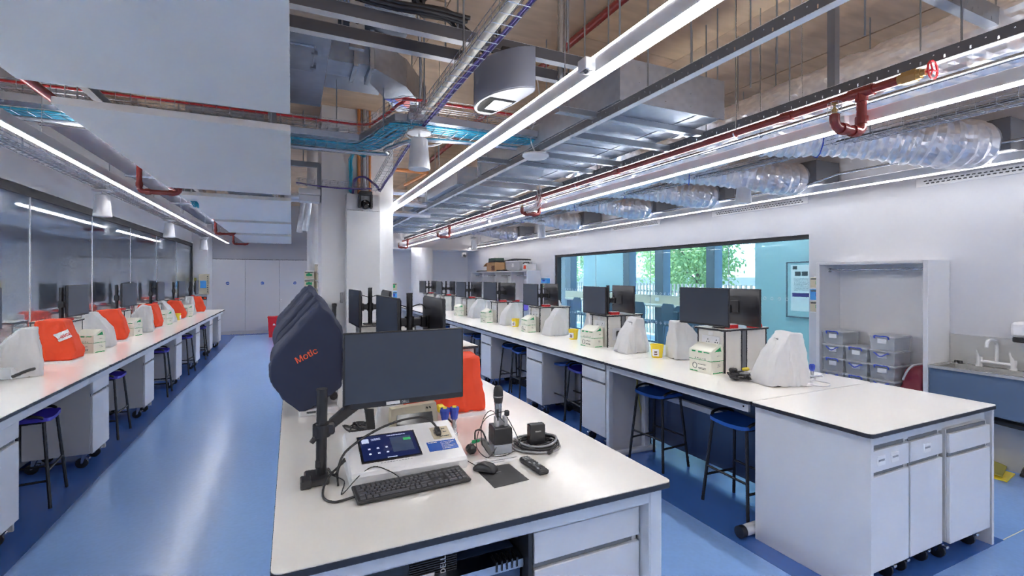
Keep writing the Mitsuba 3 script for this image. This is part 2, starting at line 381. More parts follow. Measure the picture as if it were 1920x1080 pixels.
nb = thing('noticeboard', 'glazed noticeboard with a printed notice on the pale cyan corridor wall', 'noticeboard')
part(nb, 'board', bx(8.36, 8.4, 4.55, 5.85, 1.0, 1.98, .004), 'cyan_wall')
part(nb, 'frame', [bx(8.35, 8.4, 5.85, 5.87, .98, 2.0), bx(8.35, 8.4, 4.5, 5.87, .98, 1.0), bx(8.35, 8.4, 4.5, 5.87, 1.98, 2.0)], 'dark_column')
part(nb, 'notice', bx(8.354, 8.36, 4.95, 5.78, 1.1, 1.94), 'paper')
part(nb, 'notice_picture', [bx(8.352, 8.3545, 5.2 + .13 * i, 5.31 + .13 * i, 1.74, 1.82) for i in range(4)] + [bx(8.352, 8.3545, 5.66, 5.74, 1.86, 1.92)], 'ink')
part(nb, 'notice_footer', bx(8.352, 8.3545, 5.0, 5.75, 1.36, 1.43), 'purple_cable')
part(nb, 'notice_text', [bx(8.353, 8.3542, 5.1 + .1 * ((i * 7) % 3), 5.72, 1.47 + i * .022, 1.477 + i * .022) for i in range(11)], 'grey_plastic')
struct('ground', bx(-60, 90, -60, 90, -.6, -.25), 'asphalt')
fe = thing('fence', 'pale vertical-slat fence outside beyond the outer glazing', 'fence')
for i in range(90): part(fe, 'slat', bx(11.5, 11.53, 5.0 + i * .17, 5.07 + i * .17, -.25, 1.5), 'fence_paint')
part(fe, 'rail', [bx(11.53, 11.57, 4.9, 20.3, .1, .16), bx(11.53, 11.57, 4.9, 20.3, 1.2, 1.26)], 'fence_paint')
def tree(x, y, h, r, seed, label):
    q = np.random.default_rng(seed); t = thing('tree', label, 'tree')
    part(t, 'trunk', tube(path([(x, y, -.3), (x + .1, y, h * .35), (x - .05, y + .1, h * .7)]), np.linspace(.09, .03, 13)), 'bark')
    for k in range(5):
        a = k * 1.26 + seed; part(t, 'branch', tube([(x + .05, y, h * (.3 + .07 * k)), (x + r * .7 * math.cos(a), y + r * .7 * math.sin(a), h * (.5 + .08 * k))], [.03, .01], 6), 'bark')
    n = 9500; c = q.normal(size=(90, 3)); c /= np.linalg.norm(c, axis=1, keepdims=True); c = c * (q.random((90, 1)) ** .4) * [r, r, h * .42] + [x, y, h * .6]
    p = c[q.integers(0, 90, n)] + q.normal(size=(n, 3)) * .26
    u = q.normal(size=(n, 3)); u /= np.linalg.norm(u, axis=1, keepdims=True); w = np.cross(u, q.normal(size=(n, 3))); w /= np.linalg.norm(w, axis=1, keepdims=True)
    s = .095
    V = np.stack([p - u * s, p + w * s * .5, p + u * s, p - w * s * .5], 1).reshape(-1, 3); i = np.arange(n)[:, None] * 4
    part(t, 'foliage', (V, np.vstack([i + [0, 1, 2], i + [0, 2, 3]])), 'leaf', kind='stuff')
tree(14.5, 9.0, 5.2, 1.8, 1, 'leafy tree outside behind the fence, right of the nearest glazing column')
tree(14.0, 13.5, 5.4, 2.0, 2, 'bushy light tree outside filling the middle bay of the glazing')
tree(17.0, 17.5, 6.5, 2.2, 3, 'leafy tree outside left of the middle bay')
tree(15.0, 24.0, 6.5, 2.5, 4, 'distant tree outside at the left end of the window')
tree(19.0, 12.0, 6.0, 2.4, 5, 'taller tree outside standing farther back from the fence')

# ================================================================ ceiling services
ZC = 3.945
def rods(t, pts, z0, r=.005, name='hanger_rod'):
    for x, y in pts: part(t, name, cyl((x, y, z0), (x, y, ZC), r, n=6), 'strut')
def emit(t, name, mesh, L): part(t, name, mesh, 'ledface', emitter={'type': 'area', 'radiance': rgb(L)})
def luminaire(label, x, y0, y1, z, sensors=(), k=1., up=0., hid=0., top=None, lip=.030):
    t = thing('linear_luminaire', label, 'light')
    part(t, 'body', bx(x - .028, x + .028, y0, y1, z, z + .078, .004), 'white_plastic')
    emit(t, 'lower_diffuser', bx(x - lip, x + lip, y0 + .02, y1 - .02, z - .005, z + .001), [c * k for c in LAMP])
    if up: emit(t, 'upper_diffuser', bx(x - .032, x + .032, y0 + .02, y1 - .02, z + .078, z + .084), [c * up for c in LAMP])
    if hid: emit(t, 'added_uplight', bx(x - .018, x + .018, y0 + .02, y1 - .02, z + .0775, z + .0795), [c * hid for c in LAMP])  # unseen glowing strip added on the body top to brighten the ceiling
    for y in np.arange(y0 + .6, y1, 2.4): part(t, 'suspension_wire', cyl((x, y, z + .08), (x, y, top or ZC), .0025, n=5), 'steel')
    for y in sensors:
        k = part(t, 'sensor', bx(x - .085, x - .026, y - .035, y + .035, z + .012, z + .07, .004), 'white_plastic')
        part(k, 'lens', [bx(x - .078, x - .034, y - .024, y + .024, z + .009, z + .0125), lathe([(.001, -.004), (.012, 0), (.012, .004)], 12, (x - .056, y, z + .006))], 'ink')
luminaire('white linear light over the island, nearest the middle of the ceiling', 1.335, -3.2, 14.8, 2.69, (1.91, 9.0), 1., .4, .0)
luminaire('white linear light over the right bench, between the red pipe and the foil ducts', 3.30, -3.2, 15.2, 2.69, (1.9, 8.0), .9, 0, 1.5)
luminaire('white linear light running close along the right wall above the window', 5.49, -3.2, 15.25, 2.69, (2.0,), .45, 0, .3)
luminaire('white linear light over the left bench beside the glass partition', -1.66, -3.2, 15.9, 2.69, (), .9, 0, .8, None, .022)
luminaire('added unseen light in the corridor, there to brighten the glass partition', -3.7, -3, 8.4, 2.74, (), 4.5, 0, 0, 2.845)  # added lamp out of view, lifts the grey seen through the partition
for i, x in enumerate((6.9, 7.7)): luminaire(('first', 'second')[i] + ' white linear light in the corridor beyond the right window', x, 1, 16, 3.15, (), .8, 0, 0, 3.295)
# white rafts over the left aisle
for i, (a, b) in enumerate(((.42, 3.16), (3.53, 6.29), (6.79, 9.38), (9.76, 12.1), (12.7, 15.5))):
    t = thing('ceiling_raft', f'white flat ceiling raft over the left aisle, {ORD[i]} from the near end', 'ceiling panel', 'white rafts over the left aisle')
    part(t, 'board', bx(-1.235, -.008, a, b, 2.70, 2.745, .002), 'raft')
    for x in (-1.215, -.135):
        for y in (a + .3, b - .3): part(t, 'hanger', cyl((x, y, 2.74), (x, y, 2.95), .004, n=5), 'strut')
# perforated strut channels
def channel(t, L, h=.062, w=.05, slots=True, m='strut_dark', mf='light_grey', mirror=1):
    """parts of a channel along +y from the origin, web on its left side"""
    P = sbox(0, 0, L, h)
    if slots:
        holes = []
        for y in np.arange(.06, L - .06, .11):
            holes += [sbox(y, .006, y + .009, .026), sbox(y + .05, .034, y + .058, .042)]
        P = P.difference(__import__('shapely').union_all(holes))
    web = prism(P, 0, .003); web = rot(web, [1, 0, 0], 90); web = rot(web, [0, 0, 1], 90)
    return [(web, m), (bx(0, w, 0, L, -.003, 0), mf), (bx(0, w, 0, L, h, h + .003), mf)]
def strut(label, p, L, rz, z, hang=(), h=.062, w=.05, slots=True, m='strut_dark', mf='white_plastic', group=None):
    t = thing('strut_channel', label, 'strut channel', group)
    for (ms, mm), nm in zip(channel(t, L, h, w, slots, m, mf), ('web', 'flange', 'flange')):
        ms = rot(ms, [0, 0, 1], rz); part(t, nm, mov(ms, p[0], p[1], z), mm)
    c, s = math.cos(math.radians(rz)), math.sin(math.radians(rz))
    for y in hang: part(t, 'hanger_rod', cyl((p[0] + w / 2 * c - y * s, p[1] + w / 2 * s + y * c, z + h), (p[0] + w / 2 * c - y * s, p[1] + w / 2 * s + y * c, ZC), .006, n=6), 'strut')
    return t
strut('long perforated steel channel running beside the middle light, over the ducts', (2.14, .3), 14.5, 0, 2.92, (.9, 2.2, 3.6, 5.2, 7.4, 9.6, 12))
sc = strut('long perforated steel channel running above the red sprinkler pipe', (3.25, .2), 15, 0, 2.92, (1.1, 3.0, 4.4, 6.0, 8.2, 10.4, 12.6))
part(sc, 'drop_post', bx(3.26, 3.31, 1.95, 2.0, 2.98, ZC), 'strut')
for i, y in enumerate((3.45, 4.15, 5.4, 6.75, 7.9, 9.1, 10.3, 11.5, 13.0)):
    strut(f'steel cross strut between the two long channels, {ORD[i]} from the near end', (3.25, y), 1.08, 90, 2.915, (), .05, .045, False, 'strut', 'galv')
for i, y in enumerate((3.05, 4.7)):
    strut(('near', 'far')[i] + ' galvanised bearer carrying the big rectangular duct', (3.4, y), 1.6, 90, 2.955, (.08, 1.5), .04, .06, False, 'strut', 'galv')
strut('left runner channel above the white rafts', (-1.25, .3), 15, 0, 2.95, (1, 3.4, 6.5, 9.6, 12.5), .05, .05, True, 'strut', 'light_grey')
strut('right runner channel above the white rafts', (-.16, .3), 15, 0, 2.95, (1, 3.4, 6.5, 9.6, 12.5), .05, .05, False, 'strut', 'strut')
for i, y in enumerate((2.98, 3.26)):
    strut(('near', 'far')[i] + ' cross rail that carries the grey projector', (2.3, y), 3.4, 90, 3.28, (.3, 1.3, 2.0, 3.2), .075, .06, False, 'strut_dark', 'light_grey')
strut('perforated cross bearer high at the right end of the ceiling', (3.95, 1.32), 1.1, 90, 3.2, (.15, 1.0), .1, .06, True, 'strut', 'strut')
strut('grey cross strut left of the square column', (.34, 6.9), .9, 90, 3.2, (.2, .75), .06, .06, False, 'strut', 'strut')
# ducts
def duct(label, bounds, flanges=(), m='duct', hang=()):
    x0, x1, y0, y1, z0, z1 = bounds
    t = thing('duct', label, 'duct')
    part(t, 'casing', bx(x0, x1, y0, y1, z0, z1, .003), m)
    for y in flanges: part(t, 'flange', bx(x0 - .025, x1 + .025, y, y + .03, z0 - .025, z1 + .025, .002), 'galv')
    rods(t, hang, z1)
    return t
d = duct('large galvanised rectangular duct hanging between the middle light and the red pipe', (2.14, 3.16, 2.77, 5.6, 3.0, 3.29), (5.57,), hang=[(2.1, 2.85), (3.2, 2.85)])
part(d, 'end_cap', bx(2.13, 3.17, 2.755, 2.77, 2.99, 3.3), 'duct')
part(d, 'rivet', [lathe([(.001, -.004), (.007, 0), (.001, .003)], 6, (2.3 + .25 * i, 2.752, z)) for i in range(4) for z in (3.04, 3.14, 3.25)], 'steel')
part(d, 'seam', [bx(2.9, 2.905, 2.78, 5.55, 2.996, 3.0), bx(2.14, 3.16, 3.9, 3.906, 2.996, 3.0)], 'strut_dark')
d = duct('flat galvanised duct continuing toward the far end above the channels', (2.05, 3.2, 6.1, 13.5, 3.0, 3.2), (6.1, 7.8, 9.6, 11.4))
d = duct('galvanised duct with an access panel above the rafts, left of the projector rails', (-1.2, .25, 3.3, 4.9, 3.35, 3.8), (3.3,))
part(d, 'access_panel', bx(-.25, .15, 3.62, 4.05, 3.335, 3.35, .004), 'galv'); [part(d, 'catch', bx(.13, .17, y, y + .03, 3.325, 3.35), 'strut_dark') for y in (3.7, 3.95)]
d = thing('duct', 'slanting galvanised branch duct with a red and blue arrow sticker', 'duct')
part(d, 'spigot', bx(.25, .45, 3.82, 4.1, 3.36, 3.6), 'duct'); part(d, 'damper', bx(.45, .56, 3.85, 4.08, 3.38, 3.58), 'galv')
part(d, 'flange', [bx(.43, .46, 3.78, 4.13, 3.33, 3.63), bx(.55, .58, 3.78, 4.13, 3.33, 3.63)], 'steel')
part(d, 'casing', prism([(.57, 3.82), (.57, 4.1), (.95, 4.75), (1.2, 4.6), (.9, 4.1)], 3.36, 3.6), 'duct')
part(d, 'flow_sticker', prism([(.86, 4.42), (.97, 4.31), (1.06, 4.64)], 3.356, 3.36), 'red'); part(d, 'flow_sticker', prism([(.77, 4.46), (.86, 4.42), (1.06, 4.64)], 3.356, 3.36), 'blue')
duct('big dull duct high above the slanting branch duct', (.3, .84, 3.5, 5.2, 3.66, 3.9), (), 'galv')
duct('long galvanised duct hidden above the left rafts', (-.98, -.3, 5.9, 15.2, 3.15, 3.6), (5.9, 8, 10, 12))
duct('galvanised duct close to the glass partition above the left bench', (-2.02, -1.72, 5.6, 14.5, 3.1, 3.5), (5.6, 8, 10.6))
t = thing('ceiling_post', 'steel channel post with round holes above the slanting duct', 'post')
part(t, 'post', bx(.36, .46, 3.42, 3.46, 3.3, ZC), 'galv'); part(t, 'hole', [rot(prism(Point(0, 0).buffer(.016, 8), 0, .002), [1, 0, 0], 90).apply_translation([.41, 3.42, z]) for z in (3.4, 3.48, 3.56, 3.64, 3.72)], 'black')
# foil-wrapped ducts
def foil(P, r, seed, amp=.012, rib=0., n=44, step=.024):
    P = np.array(P, float); L = np.r_[0, np.cumsum(np.linalg.norm(np.diff(P, axis=0), axis=1))]
    s = np.arange(0, L[-1], step); Q = np.stack([np.interp(s, L, P[:, k]) for k in range(3)], 1)
    m = tube(Q, [r * (1 + rib * math.sin(k * 1.9)) for k in range(len(Q))], n)
    v = np.array(m.vertices); nn = np.array(m.vertex_normals)
    w = (meshkit.fbm(v * [7, 4, 7], 3, seed) - .5) * 2 + ridge(v * [22, 12, 22], seed + 3) * .8 + ridge(v * 44, seed + 4) * .4
    m.vertices = v + nn * (amp * w)[:, None]
    return m
t = thing('insulated_duct', 'fat foil-wrapped round duct running along the right side of the ceiling', 'duct')
part(t, 'foil_wrap', foil(path([(4.02, .1, 3.2), (4.0, 2.5, 3.17), (3.96, 4.2, 3.12), (4.0, 7, 3.12), (4.05, 10, 3.1), (4.05, 14.5, 3.1)], 8), .26, 3, .022, 0, 60, .03), 'foil_matt', False)
for y in (1.0, 3.1, 5.6, 8.2, 10.9): part(t, 'hanger_strap', [tube([(4.0 + .26 * math.cos(a), y, 3.14 + .26 * math.sin(a)) for a in np.linspace(math.pi, 2 * math.pi, 13)], .006, 5), cyl((3.74, y, 3.14), (3.74, y, ZC), .005, n=5), cyl((4.26, y, 3.14), (4.26, y, ZC), .005, n=5)], 'strut')
for i, y in enumerate((2.1, 3.7, 4.95, 6.3, 8.4, 11.4)):
    k = .2 if i == 0 else .165 + .012 * (i % 2)
    t = thing('flexible_duct', f'crinkled silver flexible duct dropping toward the right wall, {ORD[i]} from the near end', 'duct', 'flexible ducts along the right wall')
    P = path([(4.12, y + 1.05, 3.1), (4.5, y + .75, 3.07), (4.85, y + .38, 2.98), (5.12, y + .08, 2.88), (5.34, y - .02, 2.875), (5.44, y, 2.9)], 8)
    part(t, 'foil_sleeve', foil(P, k, 11 + i, .014, .05), 'foil', False)
    part(t, 'plenum', bx(5.38, 5.8, y - .28, y + .32, 2.78, 3.05, .004), 'strut_dark')
    part(t, 'tie', [tube([(4.5 + k * .75 * math.cos(a), y + .75 + k * .8 * math.cos(a), 3.07 + k * 1.1 * math.sin(a)) for a in np.linspace(0, 2 * math.pi, 14)[:-1]], .006, 5, True)], 'blue')
for i, y in enumerate((3.3, 4.4, 5.2)):
    t = thing('flexible_duct', f'short foil elbow joining the big duct to the foil main, {ORD[i]} from its near end', 'duct')
    part(t, 'foil_sleeve', foil(path([(3.16, y, 3.14), (3.4, y, 3.14), (3.6, y + .08, 3.14), (3.85, y + .3, 3.13)], 8), .12, 40 + i, .012, .05), 'foil', False)
    part(t, 'collar', rot(lathe([(.125, 0), (.15, 0), (.15, .05), (.125, .05)], 24), [0, 1, 0], 90).apply_translation([3.17, y, 3.14]), 'galv')
    part(t, 'lever', bx(3.28, 3.31, y - .16, y - .135, 3.1, 3.24, .004), 'blue')
# slot grilles on the right wall
for i, (a, b) in enumerate(((1.2, 2.67), (3.8, 5.28), (6.4, 7.8), (9.0, 10.3))):
    t = thing('wall_grille', f'white slotted air grille high on the right wall, {ORD[i]} from the near end', 'grille', 'slotted grilles on the right wall')
    part(t, 'plate', bx(XR - .012, XR, a, b, 2.635, 2.715, .002), 'white_plastic')
    part(t, 'slots', [bx(XR - .0135, XR - .011, y + (.02 if r else 0), y + (.02 if r else 0) + .025, 2.657 + .025 * r, 2.669 + .025 * r) for y in np.arange(a + .06, b - .08, .042) for r in (0, 1)], 'ink', kind='stuff')
# pipes and conduits
def pipe(name, label, P, r, m, cat='pipe', straps=(), n=10, strapm='steel'):
    t = thing(name, label, cat); part(t, 'tube', tube(P, r, n), m, 50)
    for x, y, z in straps:
        part(t, 'clip', [tube([(x + (r + .006) * math.cos(a), y, z + (r + .006) * math.sin(a)) for a in np.linspace(math.pi, 2 * math.pi, 9)], .006, 5), cyl((x, y, z + r), (x, y, ZC), .005, n=5)], strapm)
    return t
pipe('conduit', 'bright steel conduit running above the right bench light', [(3.52, -2, 2.90), (3.52, 14, 2.90)], .016, 'steel', 'conduit', [(3.52, y, 2.90) for y in (2.7, 5.2, 8, 11)])
pipe('conduit', 'thin steel conduit running just above the wall light on the right', [(5.38, -2, 2.84), (5.38, 3.2, 2.84), (5.38, 3.5, 2.78), (5.38, 14, 2.78)], .012, 'steel', 'conduit', [(5.38, y, 2.84) for y in (.8, 2.62)])
pipe('conduit', 'second steel conduit beside the right wire tray', [(4.78, -2, 2.98), (4.78, 13, 2.98)], .02, 'steel', 'conduit')
pipe('conduit', 'third steel conduit close to the wall, above the flexible ducts', [(5.05, -2, 3.08), (5.05, 13, 3.08)], .03, 'galv', 'conduit')
pipe('conduit', 'upright steel conduit rising to the slab in front of the projector rails', [(1.86, 3.12, 3.2), (1.86, 3.12, ZC)], .028, 'steel', 'conduit')
pipe('conduit', 'bent steel conduit curving down from the slab behind the projector', path([(.95, 3.9, ZC), (1.0, 4.0, 3.5), (1.0, 4.05, 3.1)]), .014, 'steel', 'conduit')
pipe('red_pipe', 'dark red pipe fixed high against the plywood slab', [(2.27, -2, 3.82), (2.27, 9, 3.82)], .034, 'red_pipe')
def sprink(t, x, y, z):
    k = part(t, 'sprinkler_head', lathe([(.001, 0), (.014, 0), (.014, .03), (.007, .04), (.007, .06), (.02, .063), (.02, .066), (.001, .066)], 12, (x, y, z)), 'brass')
    part(k, 'wire_guard', [tube([(x + .035 * math.cos(a), y + .035 * math.sin(a), z + h) for a in np.linspace(0, 2 * math.pi, 9)[:-1]], .0018, 4, True) for h in (.005, .04, .07)] + [cyl((x + .035 * math.cos(a), y + .035 * math.sin(a), z + .0), (x + .035 * math.cos(a), y + .035 * math.sin(a), z + .07), .0018, n=4) for a in np.linspace(0, 2 * math.pi, 7)[:-1]], 'steel')
def elbow(a, b, c, r, k=5):
    a, b, c = map(np.array, (a, b, c)); return [(1 - t) ** 2 * a + 2 * t * (1 - t) * b + t * t * c for t in np.linspace(0, 1, k)]
def drop(t, x, y, zt, zb, xe, r=.027):
    sx = 1 if xe > x else -1; e = .05
    part(t, 'drop', tube([(x, y, zt), *elbow((x, y, zb + e), (x, y, zb), (x + sx * e, y, zb), r), *elbow((xe - sx * e, y, zb), (xe, y, zb), (xe, y, zb + e), r), (xe, y, zb + .075)], r, 12), 'red_pipe', 50)
    for a, b in (((x, y, zb + .055), (x, y, zb + .1)), ((x + sx * .055, y, zb), (x + sx * .1, y, zb)), ((xe - sx * .1, y, zb), (xe - sx * .055, y, zb))): part(t, 'coupling', cyl(a, b, r * 1.3), 'red_pipe', 50)
    sprink(t, xe, y, zb + .075)
RX, RZ = 3.21, 2.865
t = pipe('sprinkler_pipe', 'red sprinkler pipe with a brass valve running under the long channel on the right', [(RX, 1.55, RZ), (RX, 15.2, RZ)], .027, 'red_pipe', 'pipe', [(RX, y, RZ) for y in (2.68, 5.0, 7.4, 9.8, 12.2)], 12)
for y in (1.76, 6.0, 10.25, 14.5):
    drop(t, RX, y, RZ, 2.615, RX - .27); part(t, 'tee', [cyl((RX, y - .07, RZ), (RX, y + .07, RZ), .035), cyl((RX, y, RZ), (RX, y, RZ - .06), .034)], 'red_pipe', 50)
for y in (2.25, 4.2, 8.2): part(t, 'coupling', cyl((RX, y - .04, RZ), (RX, y + .04, RZ), .034), 'red_pipe', 50)
v = part(t, 'valve', [cyl((RX, 1.45, RZ), (RX, 1.56, RZ), .03), cyl((RX, 1.47, RZ), (RX, 1.54, RZ), .038, n=6), cyl((RX, 1.43, RZ), (RX, 1.45, RZ), .02)], 'brass', 50)
part(v, 'hand_wheel', [tube([(RX + .05 * math.cos(a), 1.4, RZ + .05 * math.sin(a)) for a in np.linspace(0, 2 * math.pi, 13)[:-1]], .006, 6, True)] + [cyl((RX, 1.4, RZ), (RX + .05 * math.cos(a), 1.4, RZ + .05 * math.sin(a)), .004, n=5) for a in (0, 2.1, 4.2)] + [cyl((RX, 1.4, RZ), (RX, 1.44, RZ), .006)], 'red', 50)
t = pipe('sprinkler_pipe', 'red sprinkler pipe beside the rafts over the left aisle', [(-1.53, -2, 2.98), (-1.53, 15.9, 2.98)], .03, 'red_pipe', 'pipe', [(-1.53, y, 2.98) for y in (2, 4.6, 8, 11, 14)], 12)
for y, zb in ((.12, 2.66), (6.5, 2.67), (12.3, 2.68), (15.85, 2.68)): drop(t, -1.53, y, 2.98, zb, -1.16)
# wire baskets and their cables
def basket(label, P, w, h, step=.1, r=.0022, m='steel', hang=()):
    t = thing('wire_tray', label, 'cable tray'); P = np.array(P, float); tan = np.gradient(P, axis=0); tan /= np.linalg.norm(tan, axis=1, keepdims=True)
    side = np.stack([tan[:, 1], -tan[:, 0], tan[:, 2] * 0], 1); side /= np.linalg.norm(side, axis=1, keepdims=True)
    off = [(k, 0) for k in np.linspace(-w / 2, w / 2, max(3, int(w / .05) + 1))] + [(s * w / 2, q) for s in (-1, 1) for q in (h * .5, h)]
    part(t, 'long_wires', [tube(P + side * a + [0, 0, b], r, 4) for a, b in off], m, kind='stuff')
    L = np.r_[0, np.cumsum(np.linalg.norm(np.diff(P, axis=0), axis=1))]; U = []
    for s in np.arange(.03, L[-1], step):
        p = np.array([np.interp(s, L, P[:, k]) for k in range(3)]); q = np.array([np.interp(s, L, side[:, k]) for k in range(3)])
        U.append(tube([p + q * w / 2 + [0, 0, h], p + q * w / 2 - [0, 0, .004], p - q * w / 2 - [0, 0, .004], p - q * w / 2 + [0, 0, h]], r, 4))
    part(t, 'cross_wires', U, m, kind='stuff')
    for x, y, z in hang: part(t, 'hanger_rod', cyl((x, y, z), (x, y, ZC), .005, n=5), 'strut')
    return t
def cables(label, P, r, n, m, spread, seed, cat='cable', name='cable_bundle'):
    q = np.random.default_rng(seed); P = np.array(P, float); t = thing(name, label, cat)
    for i in range(n):
        o = np.array([q.uniform(-spread, spread), q.uniform(-spread, spread), r + q.uniform(0, r * 2)])
        part(t, 'cable', tube(P + o + np.c_[q.normal(0, .004, (len(P), 2)), np.zeros(len(P))], r, 6), m, True)
    return t
basket('wire basket tray along the glass partition, behind the left light', [(-2.08, y, 2.80) for y in np.arange(-2, 15.3, .5)], .16, .07, .1, .0036, 'steel', [(-2.15, y, 2.8) for y in (3.4, 5.6, 7.8, 10, 12.4)])
basket('wire basket tray along the right side between the lights', [(4.5, y, 2.92) for y in np.arange(-1, 14.6, .5)], .2, .07, .11, .0024, 'steel', [(4.5, y, 2.92) for y in (2.4, 5, 8, 11)])
cables('black cable lying in the right wire tray', [(4.46, y, 2.925 + .006 * math.sin(y * 3)) for y in np.arange(-1, 14.6, .3)], .007, 1, 'black', .01, 5)
PT = [(.98, y, 3.02) for y in np.arange(-.5, 4.4, .45)] + [(.98, y, 3.02 - .1 * (y - 4.3)) for y in np.arange(4.7, 6.4, .4)]
t = basket('wire basket tray running from overhead to the square column, past the projector', PT, .12, .07, .1, .0028)
for x, y in ((.9, 2.6), (.9, 3.5), (1.06, 4.6), (1.06, 1.8)): part(t, 'hanger_rod', cyl((x, y, 3.02), (x, y, ZC), .006, n=5), 'strut')
P = np.array(PT) + [-.015, 0, .035]
pipe('lagged_tube', 'cream plastic tube lying in the tray beside the projector', P[:10], .032, 'lag_cream', 'tube', n=14)
cables('purple network cables along the tray beside the projector', list(np.array(PT) + [.055, 0, 0]) + list(path([(1.0, 6.25, 2.86), (.86, 6.38, 3.0), (.74, 6.47, 2.96), (.72, 6.5, 2.7)], 5)), .007, 6, 'purple_cable', .012, 8)
JR = path([(-2.32, 4.95, 3.15), (-1.5, 4.93, 3.15), (0, 4.9, 3.15), (.62, 4.88, 3.15), (.76, 4.6, 3.15), (.86, 4.12, 3.15), (1.0, 4.02, 3.15), (2.1, 4.0, 3.15)], 5)
basket('wire tray holding one red cable, crossing the ceiling behind the projector', JR, .2, .07, .1, .0024, 'steel', [(-1.7, 4.95, 3.15), (.4, 4.95, 3.15), (.8, 4.6, 3.15), (1.5, 4.0, 3.15)])
cables('red fire cable in the crossing tray', JR + [0, -.06, .02], .013, 1, 'red_cable', .01, 3)
JB = JR + [0, .2, -.12]
basket('wire tray holding blue network cables, crossing the ceiling', JB, .26, .06, .1, .0024, 'steel')
cables('blue network cables filling the crossing tray', JB, .008, 22, 'cyan_cable', .1, 4)
t = thing('cable_duct', 'galvanised cable trunking crossing the ceiling under the red cable', 'trunking')
part(t, 'trunking', [bx(-2.4, .6, 4.86, 5.0, 3.06, 3.12), prism([(.6, 4.86), (.6, 5.0), (.72, 4.95), (.98, 4.2), (.9, 4.08), (.8, 4.1)], 3.06, 3.12), bx(.9, 2.3, 4.02, 4.16, 3.06, 3.12)], 'galv')
pipe('conduit', 'steel conduit crossing under the blue cables', path([(-2.4, 5.05, 2.98), (.6, 5.02, 2.98), (.85, 4.75, 2.98), (1.1, 4.3, 2.98), (2.0, 4.2, 2.98)], 5), .02, 'steel', 'conduit')
cables('black power cables clipped along the near projector rail', [(x, 2.95, 3.37 + .01 * math.sin(x * 9)) for x in np.arange(-1.2, 1.1, .15)], .013, 5, 'black_soft', .02, 12)
t = cables('tangle of black cables looping over the projector rails', path([(.85, 2.9, 3.88), (.8, 2.95, 3.6), (.72, 3.0, 3.42), (.95, 3.05, 3.44), (1.1, 3.15, 3.4), (1.25, 3.1, 3.3)], 6), .014, 7, 'black_soft', .05, 13)
cables('blue network cables running down the front of the square column', [(.70, 6.56, z) for z in np.arange(2.82, 3.3, .06)] + [(.72, 6.3, 3.3), (.74, 5.6, 3.08)], .008, 8, 'cyan_cable', .022, 14)
pipe('riser_pipe', 'orange riser pipe on the front of the square column', [(.81, 6.57, 2.8), (.81, 6.57, ZC)], .022, 'copper_pipe')
pipe('riser_pipe', 'copper riser pipe at the right of the orange one on the column', [(.95, 6.575, 2.8), (.95, 6.575, ZC)], .014, 'copper_pipe')
pipe('riser_pipe', 'wide steel riser between the orange and copper pipes on the column', [(.88, 6.56, 2.9), (.88, 6.56, ZC)], .03, 'galv')
basket('short wire tray crossing the face of the square column', [(x, 6.4, 2.86) for x in np.arange(.05, .98, .12)], .1, .07, .09, .0024)
cables('dark cable in the short tray at the column', [(x, 6.39, 2.865 - .03 * math.sin((x - .05) * 3.3)) for x in np.arange(.05, .98, .06)], .008, 2, 'purple_cable', .01, 15)
for i, (y, z, x1) in enumerate(((7.9, 3.12, 2.6), (8.15, 2.98, 2.9), (8.5, 3.1, 3.0), (8.9, 2.9, 2.4))):
    pipe('lagged_pipe', f'foil-lagged pipe crossing the ceiling behind the square column, {ORD[i]} one back', path([(1.35, y, z + .5), (1.35, y, z + .1), (1.42, y, z), (1.6, y, z), (x1, y, z)], 4), .05, 'foil', n=14)
pipe('orange_conduit', 'bent orange pipe behind the square column', path([(1.25, 7.6, 3.42), (1.9, 7.6, 3.42), (2.0, 7.7, 3.42), (1.9, 8.8, 3.42)], 4), .03, 'copper_pipe')
for i, (a, b) in enumerate((((-.1, 8.6), (.28, 8.6)), ((-.15, 8.9), (.2, 8.95)))):
    pipe('lagged_pipe', ('near', 'far')[i] + ' foil-lagged pipe left of the slim round column', path([(a[0], a[1], 3.05), (b[0], b[1], 3.05), (b[0] - .02, b[1], 2.95), (b[0] - .08, b[1] + .1, 2.5)], 5), .05, 'foil', n=14)
t = thing('fan_coil_box', 'white control box on a bracket left of the square column', 'control box')
part(t, 'lid', bx(.08, .34, 6.62, 6.78, 2.78, 2.86, .006), 'white_plastic'); part(t, 'base', bx(.09, .33, 6.63, 6.8, 2.69, 2.775, .006), 'white_plastic'); part(t, 'bracket', bx(.3, .36, 6.68, 6.72, 2.7, 3.2), 'strut')
t = thing('junction_box', 'white junction box with a hinged lid on the tray below the arrow sticker', 'junction box')
part(t, 'box', rot(bx(.95, 1.09, 4.1, 4.3, 3.18, 3.22, .006), [0, 0, 1], -10, (1.0, 4.2, 3)), 'white_plastic'); part(t, 'bracket', bx(.95, 1.02, 4.1, 4.26, 3.15, 3.18), 'galv')
